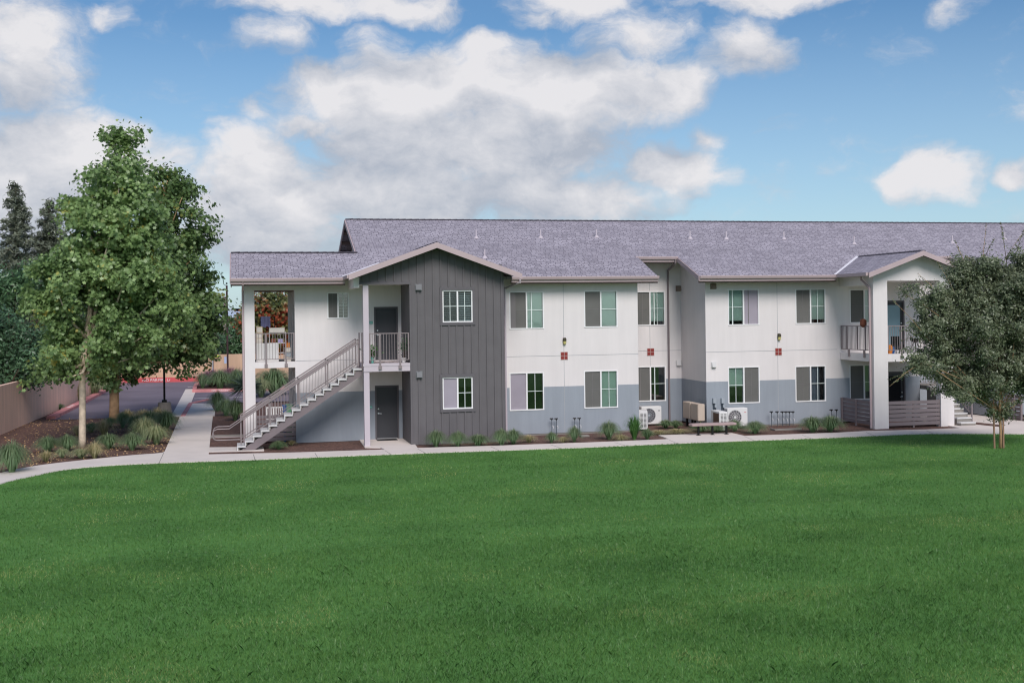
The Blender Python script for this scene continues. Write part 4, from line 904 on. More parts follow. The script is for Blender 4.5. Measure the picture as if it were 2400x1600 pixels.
# floodlight pole near the far wall
pl = onY(533, 800, 90); t = thing('floodlight_pole', (pl[0], 90, 0), 'tall thin dark pole with small floodlights at its top, left of the building corner', 'light pole')
b = MB(); b.tube([(pl[0], 90, 0), (pl[0], 90, 7.25)], .07, 8); b.build('pole', mat('pole_brown', (70, 50, 52), .6, .1), t)
b = MB(); b.tube([(pl[0]-.0, 90, 7.2), (pl[0]-.22, 90, 7.35), (pl[0]-.27, 90, 7.75)], .025, 6); b.tube([(pl[0], 90, 6.9), (pl[0]-.25, 90, 6.92)], .03, 6); b.build('arm', BLK, t)
for dx, z, r_ in ((-.27, 7.86, .1), (-.27, 6.92, .07), (0, 7.4, .07)):
    b = MB(); b.lathe((pl[0]+dx, 90, z-r_), [(.02, 0), (r_, r_*.7), (r_, r_*1.3), (.02, 2*r_)], 10); b.build('lamp_head', BLK, t)
b = MB(); b.box(pl[0]-.25, pl[0]-.08, 89.86, 89.9, .75+.6, 1.75+.1); b.build('notice', mat('notice_blue', (170, 185, 215), .6, .03), t)
p2 = onY(527, 720, 140); b = MB(); b.tube([(p2[0], 140, 0), (p2[0], 140, 6.9)], .12, 8); b.lathe((p2[0], 140, 6.9), [(.12, 0), (.15, .1), (.02, .3)], 8); tag(b.build('utility_pole', mat('pole_far', (150, 120, 125), .8, .1)), 'short distant pole standing left of the floodlight pole', 'pole')
p3 = onY(498, 855, 91.3); b = MB(); b.box(p3[0]-.03, p3[0]+.03, 91.3, 91.36, 0, 1.9); b.box(p3[0]+.1, p3[0]+.5, 91.3, 91.34, 1.75, 1.95, 1); tag(b.build('marker_post', [GREYB, mat('marker_lime', (190, 205, 90), .6, .03)]), 'thin grey marker post with a lime tag at the tan back wall', 'post')
# distant building
t = thing('distant_building', (0, 130, 0), 'distant low building with pale roof and rooftop units, left of the corner', 'building')
a = onY(520, 742, 130); c = onY(700, 742, 130)
b = MB(); b.box(a[0], c[0]+6, 130, 150, 0, a[2]-.1); b.build('wall', mat('far_wall', (150, 136, 128), .9, .05), t)
b = MB(); b.prism([(a[0]-.3, 129.6, a[2]-.1), (a[0]-.3, 129.6, a[2]+.1), (a[0]-.3, 138, a[2]+.75), (a[0]-.3, 150, a[2]-.1)], (c[0]-a[0]+6.6, 0, 0)); b.build('roof', mat('far_roof', (190, 200, 216), .6, .05), t)
for u in (547, 568): q = onY(u, 730, 136); b = MB(); b.box(q[0]-.9, q[0]+.9, 136, 137.5, q[2]-.9, q[2]+.35); b.build('rooftop_unit', GREYB, t)

# ------------------------------------------------------------------ things on balconies and landings
zf = 3.18
b = MB(); x0 = onY(600, 820, 46.35)[0]; x1 = onY(653, 820, 46.35)[0]; b.box(x0, x1, 46.3, 46.34, zf, zf+.75)
for i in range(7): xx = x0+(x1-x0)*(i+.5)/7; b.box(xx-.055, xx+.055, 46.285, 46.299, zf+.03, zf+.72)
tag(b.build('white_panel', ACW), 'white boarded panel leaning behind the upper left balcony railing', 'panel')
t = thing('drawer_tower', (.75, 46.8, zf), 'beige plastic drawer tower in the left corner of the upper balcony', 'drawers'); b = MB(); b.box(.66, .90, 46.6, 46.95, zf, 4.58); b.build('cabinet', BEIG, t)
for i in range(6): b = MB(); b.box(.675, .885, 46.585, 46.599, zf+.05+i*.225, zf+.24+i*.225); b.build('drawer', CREAM, t)
t = thing('clothes_rack', (1.0, 47.6, zf), 'dark metal clothes rack with a lavender towel on the upper balcony', 'clothes rack'); b = MB()
b.tube([(.7, 47.6, zf), (.7, 47.6, 4.95), (1.4, 47.6, 4.95), (1.4, 47.6, zf)], .018, 6); b.build('frame', BLK, t)
b = MB(); n = 12
for i in range(n):
    xa = .85+.38*i/n; xb = .85+.38*(i+1)/n; ya = 47.57+.012*math.sin(i*1.3); yb_ = 47.57+.012*math.sin((i+1)*1.3); b.quad((xa, ya, 4.55+.03*math.sin(i)), (xb, yb_, 4.55+.03*math.sin(i+1)), (xb, yb_, 4.97), (xa, ya, 4.97)); b.quad((xa, ya+.07, 4.65), (xb, yb_+.07, 4.65), (xb, yb_, 4.975), (xa, ya, 4.975))
b2 = b; o = b2.build('towel', LAV); tag(o, 'lavender towel hanging over the dark clothes rack', 'towel')
t = thing('storage_shelf', (1.6, 46.9, zf), 'cluttered white shelf in the middle of the upper balcony', 'shelf')
for x in (1.15, 1.78): b = MB(); b.box(x, x+.03, 46.7, 47.0, zf, 4.35); b.build('upright', ACW, t)
for z in (3.5, 3.9, 4.3): b = MB(); b.box(1.18, 1.78, 46.7, 47.0, z, z+.025); b.build('shelf', ACW, t)
b = MB(); b.box(1.16, 1.76, 46.66, 46.98, 4.33, 4.52); o = b.build('long_box', CREAM); md = o.modifiers.new('b', 'BEVEL'); md.width = .01; tag(o, 'long cream carton on top of the balcony shelf', 'carton')
for (x, z, s, m, lb) in ((1.22, 3.93, .2, BRWN, 'brown carton on the upper shelf of the balcony rack'), (1.5, 3.93, .18, LAV, 'lilac bundle on the upper shelf of the balcony rack'), (1.3, 3.53, .24, ORNG, 'orange tub on the lower shelf of the balcony rack')):
    b = MB(); b.box(x, x+s, 46.72, 46.72+s, z, z+s*.8); b.box(x+.01, x+s-.01, 46.715, 46.719, z+.02, z+s*.8-.02); o = b.build('storage_box', m); md = o.modifiers.new('b', 'BEVEL'); md.width = .015; tag(o, lb, 'box')
for i, (m, w, lb) in enumerate(((CREAM, .26, 'bottom cream bin of the stack at the balcony right end'), (GREYB, .24, 'grey middle bin of the stack at the balcony right end'), (CREAM, .22, 'cream upper bin of the stack at the balcony right end'), (ORNG, .18, 'orange tub on top of the bin stack'))):
    x = 1.86; b = MB(); b.box(x-w/2, x+w/2, 46.45, 46.7, zf+i*.19, zf+.15+i*.19); b.box(x-w/2-.01, x+w/2+.01, 46.44, 46.71, zf+.151+i*.19, zf+.17+i*.19); o = b.build('storage_bin', m); tag(o, lb, 'bin')
# ground floor patio
t = thing('garden_bench', (1.3, 47.2, 0), 'white slatted garden bench inside the lower left patio', 'bench')
b = MB(); x0 = onY(625, 945, 47.2)[0]; x1 = onY(668, 945, 47.2)[0]
for i in range(9): xx = x0+(x1-x0)*i/8; b.box(xx-.025, xx+.025, 47.2, 47.22, .98, 1.3)
b.box(x0-.03, x1+.03, 47.19, 47.23, 1.3, 1.35); b.build('backrest', ACW, t)
b = MB(); b.box(x0-.03, x1+.03, 46.8, 47.19, .88, .92); b.build('seat', ACW, t)
for xx in (x0, x1):
    b = MB(); b.box(xx-.03, xx+.03, 47.18, 47.23, 0, .98); b.box(xx-.03, xx+.03, 46.82, 46.87, 0, .88); b.build('leg', BRWN, t)
for (u, w, z1, m, lb, nm) in ((667, .1, 1.42, BLUE, 'blue folded chair standing in the lower patio', 'folded_chair'), (678, .2, 1.45, GRNB, 'pale green bin in the lower patio beside the wall', 'garden_bin')):
    x = onY(u, 950, 46.6)[0]; b = MB(); b.prism([(x-w/2, 46.55, 0), (x+w/2, 46.55, 0), (x+w/2+.02, 46.55, z1), (x-w/2-.02, 46.55, z1)], (0, .25, 0)); b.box(x-w/2-.04, x+w/2+.04, 46.53, 46.82, z1, z1+.03); tag(b.build(nm, m), lb, nm.split('_')[-1])
b = MB(); b.box(.7, 1.25, 47.3, 47.7, 0, .95); b.box(.68, 1.27, 47.28, 47.72, .95, 1.0); tag(b.build('brown_cabinet', BRWN), 'dark brown cabinet at the left of the lower patio', 'cabinet')
# second balcony clutter
for (u, w, h, m, lb, nm) in ((2086, .12, .38, ORNG, 'small orange and yellow toy on the right-hand balcony', 'toy'), (2092, .1, .3, BLUE, 'small blue bucket on the right-hand balcony', 'bucket')):
    a = onY(u, 815, 43.5); b = MB(); b.lathe((a[0], 43.5, 3.07), [(w*.7, 0), (w, h*.5), (w*.8, h*.8), (w*.4, h)], 12); tag(b.build(nm, m), lb, nm)
a = onY(2105, 815, 43.6); t = thing('folding_chair', (a[0], 43.6, 3.07), 'dark folding chair beside the balcony door on the right', 'chair'); b = MB(); b.box(a[0]-.2, a[0]+.2, 43.45, 43.8, 3.4, 3.44); b.build('seat', BLK, t); b = MB(); b.box(a[0]-.2, a[0]+.2, 43.79, 43.82, 3.44, 3.8); b.build('backrest', BLK, t)
for dx in (-.18, .18):
    for dy in (.02, .33): b = MB(); b.bar((a[0]+dx, 43.45+dy, 3.07), (a[0]+dx, 43.45+dy, 3.4), .03); b.build('leg', BLK, t)
a = onY(2145, 815, 43.8); t = thing('barbecue_grill', (a[0], 43.8, 3.07), 'small dark round grill with a pale cover on the right-hand balcony', 'grill'); b = MB(); b.lathe((a[0], 43.8, 3.5), [(.05, 0), (.2, .1), (.22, .2)], 16); b.build('bowl', BLK, t); b = MB(); b.lathe((a[0], 43.8, 3.7), [(.22, 0), (.18, .12), (.05, .2)], 16); b.build('lid', GREYB, t)
for k in range(3): an = k*2.1; b = MB(); b.bar((a[0]+.08*math.cos(an), 43.8+.08*math.sin(an), 3.55), (a[0]+.22*math.cos(an), 43.8+.22*math.sin(an), 3.07), .02); b.build('leg', BLK, t)
a = onY(2031, 762, 43.9); b = MB(); b.lathe((PX[0]+.03, 43.75, 4.2), [(.06, 0), (.14, .1), (.13, .3), (.05, .36)], 10); tag(b.build('hanging_bag', BRWN), 'brown bag hooked on the side railing of the right-hand balcony', 'bag')
# doormats
b = MB(); b.box(5.25, 6.05, 45.35, 45.85, .031, .045); b.box(5.29, 6.01, 45.39, 45.81, .0455, .05); tag(b.build('doormat', BLK), 'black doormat in front of the ground floor door', 'doormat')
b = MB(); b.box(4.95, 6.0, 44.5, 45.5, 3.141, 3.152); mo = b.build('doormat', mat('mat_taupe', (180, 165, 160), .95, .05, 8)); tag(mo, 'taupe doormat with a house sign and lettering on the upper landing', 'doormat')
text('WELCOME', .16, (5.45, 44.62, 3.156), (0, 0, 0), BLK, 'mat_lettering', mo, .001)
b = MB(); b.prism([(5.3, 45.2, 3.153), (5.45, 45.38, 3.153), (5.6, 45.2, 3.153), (5.56, 45.2, 3.153), (5.45, 45.33, 3.153), (5.34, 45.2, 3.153)], (0, 0, .003)); b.box(5.38, 5.52, 44.95, 45.08, 3.153, 3.156); b.box(5.4, 5.5, 45.15, 45.2, 3.153, 3.156); b.build('house_mark', BLK, mo)

# ------------------------------------------------------------------ foliage
def rot_leaves(cent, nrm, size, tmpl, rng):
    """place planar template polygons (k,2) at centres with given normals"""
    n = len(cent); k = len(tmpl); nrm = nrm/np.linalg.norm(nrm, axis=1, keepdims=True)
    r = rng.normal(size=(n, 3)); t = r-(r*nrm).sum(1, keepdims=True)*nrm; t /= np.linalg.norm(t, axis=1, keepdims=True); bt = np.cross(nrm, t)
    s = size[:, None, None]; T = np.array(tmpl)
    return (cent[:, None, :]+s*(T[None, :, 0:1]*t[:, None, :]+T[None, :, 1:2]*bt[:, None, :])).reshape(-1, 3)
MAPLE = [(0, -.5), (.16, -.22), (.5, -.2), (.3, .08), (.42, .36), (.12, .24), (0, .55), (-.12, .24), (-.42, .36), (-.3, .08), (-.5, -.2), (-.16, -.22)]
OVAL = [(0, -.5), (.2, -.15), (.16, .25), (0, .5), (-.16, .25), (-.2, -.15)]
NEED = [(0, -.5), (.12, 0), (0, .5), (-.12, 0)]
def crown(name, blobs, m, parent, ncl, per, spread, size, tmpl, seed, droop=.3, flat=.75, surf=.55, bough=0, bs=.4, clear=None):
    rng = np.random.default_rng(seed); vol = np.array([b[3]*b[4]*b[5] for b in blobs]); vol = vol**.8; pr = vol/vol.sum()
    idx = rng.choice(len(blobs), ncl, p=pr); B = np.array(blobs)[idx]
    d = rng.normal(size=(ncl, 3)); d /= np.linalg.norm(d, axis=1, keepdims=True); rr = (surf+(1-surf)*rng.random(ncl))**1.0*(.75+.35*rng.random(ncl))
    nb = max(12, ncl//bough) if bough else 0
    c = B[:, :3]+d*rr[:, None]*B[:, 3:6]
    if nb:
        bc = c[:nb]; pick = rng.integers(0, nb, ncl); o_ = rng.normal(size=(ncl, 3))*np.array([bs, bs, bs*.6])
        mixm = rng.random(ncl) < .8; c = np.where(mixm[:, None], bc[pick]+o_, c); d = np.where(mixm[:, None], d[pick]*.6+o_/bs*.5, d)
    if clear is not None:
        cx, cyy, hw, za, zb_ = clear; keep = ~((np.abs(c[:, 0]-cx) < hw) & (c[:, 1] < cyy+.2) & (c[:, 2] > za) & (c[:, 2] < zb_)); c = c[keep]; d = d[keep]; ncl = len(c)
    k = rng.poisson(per, ncl)+2; ci = np.repeat(np.arange(ncl), k); sc_ = spread*(.6+.8*rng.random(ncl))
    off = rng.normal(size=(len(ci), 3))*sc_[ci][:, None]; off[:, 2] *= flat
    P = c[ci]+off
    nr = d[ci]*.7+rng.normal(size=P.shape)*.75+np.array([0, -.25, .5])
    sz = size*(.6+.8*rng.random(len(P)))
    return npmesh(name, rot_leaves(P, nr, sz, tmpl, rng), len(tmpl), m, parent), c
def trunk(name, pts, rads, m, parent, limbs=(), seg=10):
    b = MB(); b.tube(pts, rads, seg)
    for lp_, lr in limbs: b.tube(lp_, lr, 6)
    return b.build(name, m, parent, smooth=True)
def E(u, v, ru, rv, Y, ry=None, dy=0):
    c = onY(u, v, Y+dy); s = pxm(c[0], c[1]); return (c[0], c[1], c[2], ru/s, (ry if ry else ru/s*.9), rv/s)
def limbs_to(base, z0, z1, cents, n, r0, rng):
    L_ = []
    for i in rng.choice(len(cents), n, replace=False):
        c = Vector(cents[i]); zz = min(max(z0, c.z-1.2-rng.random()*1.5), z1); a = Vector((base[0], base[1], zz)); t_ = (zz-z0)/(z1-z0+.01)
        a.x += base[2]*t_; mid = a.lerp(c, .5)+Vector((rng.normal()*.15, rng.normal()*.15, -.1)); L_.append(([a, mid, c], [r0*(1-t_*.6), r0*.55*(1-t_*.5), .012]))
    return L_
# plane tree in front
b0 = onZ(192, 1047); Y = b0[1]
t1 = thing('plane_tree', b0, 'tall leafy plane tree with pale mottled trunk in the mulch bed at the left', 'tree')
bl = [E(288, 370, 34, 58, Y), E(289, 342, 20, 34, Y), E(286, 352, 26, 40, Y), E(270, 440, 66, 70, Y), E(215, 500, 58, 70, Y), E(245, 560, 92, 90, Y), E(325, 520, 70, 110, Y), E(180, 640, 95, 80, Y), E(110, 690, 62, 70, Y, dy=-.5), E(290, 650, 120, 100, Y), E(210, 740, 130, 80, Y), E(130, 770, 60, 60, Y), E(300, 790, 110, 70, Y), E(380, 700, 70, 110, Y), E(150, 845, 60, 24, Y), E(245, 862, 52, 26, Y), E(130, 872, 36, 18, Y), E(322, 400, 20, 46, Y), E(240, 395, 26, 34, Y), E(225, 850, 60, 30, Y, dy=-.5), E(160, 820, 50, 36, Y, dy=-.5)]
cr, cc1 = crown('crown', bl, LF1, t1, 1700, 34, .17, .15, MAPLE, 11, bough=13, bs=.36, clear=(b0[0]+.25, Y, .30, 2.5, 6.3))
rng = np.random.default_rng(5)
tp = [(b0[0], Y, -.05), (b0[0]+.02, Y, .3), (onY(193, 950, Y)[0], Y, onY(193, 950, Y)[2]), (onY(193, 860, Y)[0], Y, onY(193, 860, Y)[2]), (onY(203, 790, Y)[0], Y, onY(203, 790, Y)[2]), (onY(214, 700, Y)[0], Y, onY(214, 700, Y)[2]), (onY(245, 560, Y)[0], Y, onY(245, 560, Y)[2]), (onY(282, 370, Y)[0], Y, onY(282, 370, Y)[2])]
o2 = [onY(204, 800, Y), onY(222, 768, Y-.1), onY(243, 745, Y-.2)]
o3 = [onY(201, 770, Y), onY(212, 740, Y-.1), onY(216, 700, Y-.1)]
o4 = [onY(197, 830, Y), onY(215, 815, Y-.2), onY(240, 800, Y-.4)]
o5 = [onY(196, 880, Y), onY(215, 862, Y-.2), onY(232, 850, Y-.3)]
lim = limbs_to((b0[0]+.2, Y, 1.2), 3.2, 10.5, cc1, 46, .09, rng)
trunk('trunk', tp, [.165, .138, .125, .115, .10, .085, .06, .02], BARKP, t1, lim+[(o2, [.07, .06, .05]), (o3, [.08, .075, .05]), (o4, [.04, .03, .015]), (o5, [.05, .035, .012])], 12)
# second plane tree behind
b0 = onZ(268, 987); Y = b0[1]
t2 = thing('plane_tree', b0, 'second plane tree with tan trunk, standing behind the front one near the car park', 'tree')
bl = [E(400, 430, 46, 52, Y), E(360, 470, 60, 70, Y), E(430, 520, 58, 90, Y), E(380, 600, 110, 90, Y), E(440, 640, 60, 110, Y), E(330, 700, 120, 90, Y), E(430, 740, 95, 80, Y), E(476, 650, 30, 42, Y), E(360, 810, 110, 50, Y), E(450, 810, 62, 45, Y), E(478, 740, 32, 60, Y), E(270, 830, 60, 50, Y), E(280, 880, 42, 20, Y), E(350, 855, 60, 22, Y), E(482, 800, 28, 40, Y)]
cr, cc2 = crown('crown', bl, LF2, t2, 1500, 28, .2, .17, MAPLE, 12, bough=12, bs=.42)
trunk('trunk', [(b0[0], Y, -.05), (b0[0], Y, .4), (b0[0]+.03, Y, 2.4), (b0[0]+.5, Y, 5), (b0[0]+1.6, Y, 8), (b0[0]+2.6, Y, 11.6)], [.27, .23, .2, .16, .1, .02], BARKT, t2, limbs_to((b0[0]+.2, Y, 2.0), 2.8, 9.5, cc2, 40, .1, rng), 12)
# trees behind the wall, far left
def bgtree(name, u, v_base, Y, blobs, m, ncl, per, spread, size, tmpl, seed, label, bark=BARKD, flat=.75, surf=.5, top=None):
    c = onY(u, 800, Y); base = (c[0], Y, 0); t = thing(name, base, label, 'tree'); bs = [E(*q, Y, dy=random.uniform(-.6, .6)) for q in blobs]
    cr, cs = crown('crown', bs, m, t, ncl, per, spread, size, tmpl, seed, flat=flat, surf=surf); zt = max(q[2]+q[5]*.6 for q in bs) if top is None else top
    zb = min(q[2]-q[5] for q in bs)
    trunk('trunk', [(c[0], Y, -.05), (c[0], Y, zb), (c[0]+.1, Y, (zb+zt)/2), (c[0], Y, zt)], [.22, .18, .12, .02], bark, t, limbs_to((c[0], Y, 0), max(.4, zb), zt-.5, cs, min(24, len(cs)//6), .06, np.random.default_rng(seed)), 8)
    return t
def conifer(u, vtop, vbot, wid, Y, seed, label):
    c = onY(u, 800, Y); zt = onY(u, vtop, Y)[2]; zb = onY(u, vbot, Y)[2]; s = pxm(c[0], Y); t = thing('conifer', (c[0], Y, 0), label, 'tree', 'conifers behind the left wall'); rng = np.random.default_rng(seed)
    P = []; D = []; lim = []
    for i in range(330):
        f = rng.random()**.8; z = zt-(zt-zb)*f; L_ = (wid/s)*(.10+.9*f)*(.65+.5*rng.random()); an = rng.random()*6.283; k = int(16+46*L_)
        tt = rng.random(k)**.7; d = np.array([math.cos(an), math.sin(an), -.12-.1*rng.random()])
        q = np.array([c[0], Y, z])+tt[:, None]*L_*d+rng.normal(size=(k, 3))*np.array([.13, .13, .1])*(1.1-.5*tt[:, None]); P.append(q); D.append(np.tile([0, -.3, 1], (k, 1))+rng.normal(size=(k, 3))*.8)
        if i % 5 == 0: lim.append(([(c[0], Y, z), (c[0]+d[0]*L_*.9, Y+d[1]*L_*.9, z+d[2]*L_)], [.04, .01]))
    P = np.concatenate(P); D = np.concatenate(D); npmesh('crown', rot_leaves(P, D, .26*(.6+.8*rng.random(len(P))), NEED, rng), 4, LFC, t)
    trunk('trunk', [(c[0], Y, -.05), (c[0], Y, zb), (c[0], Y, zt)], [.25, .2, .02], BARKD, t, lim, 8)
conifer(41, 428, 760, 110, 74, 21, 'tall narrow dark conifer at the far left edge, the higher of two')
conifer(118, 468, 760, 110, 76, 22, 'shorter brownish conifer just left of the plane trees')
bgtree('broadleaf_tree', 30, 0, 66, [(20, 690, 90, 60), (100, 660, 70, 50), (150, 720, 60, 70), (-60, 700, 90, 70)], LFM, 520, 22, .3, .2, OVAL, 31, 'mid green broadleaf tree between the conifers and the plane tree')
bgtree('broadleaf_tree', 20, 0, 58, [(40, 800, 75, 62), (-50, 780, 90, 80), (90, 845, 60, 55), (20, 870, 90, 50), (-70, 860, 90, 60), (110, 800, 35, 50)], LFD, 760, 24, .26, .17, OVAL, 32, 'dense dark evergreen shrub tree hanging over the pink wall at the left edge')
bgtree('broadleaf_tree', 200, 0, 97, [(160, 770, 100, 70), (260, 760, 90, 80), (120, 830, 90, 40)], LFD, 420, 20, .4, .26, OVAL, 33, 'dark tree beyond the back wall, seen between the plane trunks')
bgtree('broadleaf_tree', 400, 0, 98, [(340, 780, 90, 60), (430, 770, 80, 66), (490, 790, 50, 50)], LFD, 400, 20, .4, .26, OVAL, 34, 'dark tree beyond the back wall behind the lamp post')
bgtree('slender_tree', 558, 0, 100, [(556, 800, 22, 50), (530, 815, 28, 34), (575, 810, 20, 40), (548, 770, 12, 26)], LFM, 260, 20, .3, .2, OVAL, 35, 'feathery green tree above the tan back wall left of the building corner')
bgtree('autumn_tree', 640, 0, 82, [(640, 720, 56, 50), (600, 760, 40, 50), (680, 760, 50, 60), (650, 790, 60, 40)], LFR, 420, 20, .3, .24, MAPLE, 36, 'tree with red and orange autumn leaves seen through the upper balcony')
bgtree('autumn_tree', 575, 0, 112, [(567, 748, 11, 16), (573, 765, 9, 18)], LFR, 60, 14, .25, .24, MAPLE, 37, 'small red-leaved tree peeping out beside the building corner')
# young oak on the lawn
b0 = onZ(2345, 1050); Y = b0[1]
t3 = thing('young_oak', b0, 'young grey-green oak tied to stakes on the lawn at the right', 'tree')
bl = [E(2330, 740, 150, 110, Y), E(2270, 700, 90, 70, Y), E(2230, 820, 90, 80, Y), E(2380, 680, 90, 90, Y), E(2340, 870, 130, 62, Y), E(2420, 800, 110, 110, Y), E(2180, 770, 46, 40, Y), E(2255, 900, 90, 34, Y), E(2180, 860, 55, 30, Y), E(2420, 900, 60, 36, Y), E(2250, 640, 40, 34, Y), E(2390, 930, 40, 16, Y), E(2335, 950, 36, 24, Y), E(2390, 610, 40, 40, Y), E(2175, 700, 45, 45, Y), E(2165, 815, 46, 44, Y), E(2220, 740, 70, 70, Y), E(2320, 640, 80, 44, Y)]
cr, cc3 = crown('crown', bl, LFO, t3, 3100, 50, .11, .09, OVAL, 41, surf=.3, bough=14, bs=.2)
# wispy shoots
rngs = np.random.default_rng(9); shoots = []; SP = []; SN = []
for (u0, v0, u1, v1) in [(2300, 640, 2312, 524), (2330, 650, 2395, 548), (2270, 640, 2238, 565), (2240, 690, 2196, 612), (2210, 700, 2150, 640), (2200, 740, 2120, 690), (2180, 800, 2090, 700), (2160, 850, 2085, 905), (2150, 870, 2080, 890), (2290, 620, 2262, 600), (2360, 620, 2345, 520), (2180, 780, 2110, 800), (2250, 660, 2225, 610), (2310, 600, 2330, 560), (2210, 880, 2130, 850), (2170, 830, 2108, 850), (2380, 600, 2400, 540), (2345, 960, 2290, 925), (2345, 960, 2400, 930)]:
    a = Vector(onY(u0, v0, Y+rngs.normal()*.3)); c = Vector(onY(u1, v1, Y+rngs.normal()*.5)); m_ = a.lerp(c, .5)+Vector((0, 0, .06)); shoots.append(([a, m_, c], [.012, .008, .004]))
    for k in range(46):
        f = rngs.random()**.8; SP.append(np.array(a.lerp(c, f))+rngs.normal(size=3)*(.07*(1.15-f))); SN.append(rngs.normal(size=3)+np.array([0, -.3, .4]))
npmesh('crown', rot_leaves(np.array(SP), np.array(SN), .08*(.6+.7*rngs.random(len(SP))), OVAL, rngs), len(OVAL), LFO, t3)
tp = [(b0[0], Y, -.03), (b0[0]+.02, Y, .6), (b0[0]-.02, Y, 1.3), (b0[0]+.05, Y, 2.2), (b0[0], Y, 3.4), (b0[0]-.1, Y, 5.6)]
trunk('trunk', tp, [.07, .05, .048, .045, .035, .01], BARKT, t3, limbs_to((b0[0], Y, 0), 1.25, 4.4, cc3, 60, .022, rng)+shoots, 8)
for u, u2, top, lb in ((2331, 2328, 938, 'thin wooden stake left of the young oak trunk'), (2352, 2351, 962, 'thin wooden stake right of the young oak trunk')):
    a = onZ(u, 1050.5); c = onY(u2, top, a[1]); b = MB(); b.tube([(a[0], a[1], -.02), (c[0], a[1], c[2])], .032, 8); b.tube([(c[0], a[1], c[2]), (c[0], a[1], c[2]+.02)], [.032, .02], 8); tag(b.build('tree_stake', STAKE), lb, 'stake', 'stakes beside the young oak')
b = MB(); a = onZ(2320, 984); 
for k in range(3): b.bar((a[0]+.2*k, a[1]+.1*k, .12), (a[0]+.5+.2*k, a[1]-.3+.05*k, .06), .03)
# low kerb with mulch by the second stair
sheet('corner_mulch', G([(2287, 989), (2345, 995), (2345, 999), (2287, 993)], .05), .05, MULCH, .05)

# ---- grasses
def clump_mesh(name, n, h, spread, w, seed, droop=1.0, stiff=False):
    rng = np.random.default_rng(seed); an = rng.random(n)*2*np.pi; r0 = rng.random(n)*spread*.1; q_ = rng.random(n)**.65; arch = .42*min(droop, 1.0); reach = spread*q_*(.8+.4*rng.random(n)); hh = h*(.5+.55*rng.random(n))*(1-.3*q_)
    seg = 5; t = np.linspace(0, 1, seg+1); V = []
    dx, dy = np.cos(an), np.sin(an); sx, sy = -dy, dx; verts = []
    for i in range(seg):
        q = []
        for j, sg in ((i, -1), (i, 1), (i+1, 1), (i+1, -1)):
            tt = t[j]; rad = r0+reach*(tt**1.15 if not stiff else tt); z = hh*(np.sin(np.pi*tt*(.5+arch*q_))/np.where(.5+arch*q_ > .5, 1, 1) if not stiff else tt)
            ww = w*(1-tt**1.5)*.5+.0008; q.append(np.stack([dx*rad+sx*ww*sg, dy*rad+sy*ww*sg, z], 1))
        verts.append(np.stack(q, 1))
    V = np.stack(verts, 1).reshape(-1, 3)       # n, seg, 4, 3
    me = bpy.data.meshes.new(name); N = len(V); me.vertices.add(N); me.vertices.foreach_set('co', V.astype(np.float32).ravel()); me.loops.add(N); me.loops.foreach_set('vertex_index', np.arange(N, dtype=np.int32)); me.polygons.add(N//4); me.polygons.foreach_set('loop_start', np.arange(0, N, 4, dtype=np.int32)); me.update(calc_edges=True)
    bm = bmesh.new(); bm.from_mesh(me); bmesh.ops.remove_doubles(bm, verts=bm.verts, dist=.0002); bm.to_mesh(me); bm.free(); return me
GM = {}
for key, m, n, w, dr, st in (('dark', GRD, 800, .011, 1, False), ('light', GRL, 620, .011, 1.2, False), ('straw', GRY, 460, .010, 1.2, False), ('bright', GRB, 380, .022, .6, False), ('pink', GRP, 900, .010, .5, False), ('yucca', YUC, 170, .05, 0, True), ('shrub', GRD, 500, .03, .8, False)):
    me = clump_mesh('grass_'+key, n, 1.0, 1.0, w*2.2, hash(key) % 1000 if False else len(key)*7, dr, st); me.materials.append(m); GM[key] = me
FIRST = {}
def grass(u, v, wpx, hpx, key, label, name='grass_clump', group=None, z=0.0, Y=None, cat='ornamental grass'):
    p = onZ(u, v, z) if Y is None else (onY(u, v, Y)[0], Y, z); s = pxm(p[0], p[1]); k = (name, key)
    if k not in FIRST: o = bpy.data.objects.new(name, GM[key]); FIRST[k] = o
    else: o = FIRST[k].copy()
    COL.objects.link(o); o.location = (p[0], p[1], z-.01); r_ = wpx/s/2*1.5; o.scale = (r_, r_*random.uniform(.85, 1.1), hpx/s*random.uniform(1.08, 1.3)); o.rotation_euler = (0, 0, random.uniform(0, 6.28))
    return tag(o, label, cat, group)
GG = 'ornamental grasses in the mulch bed at the left'
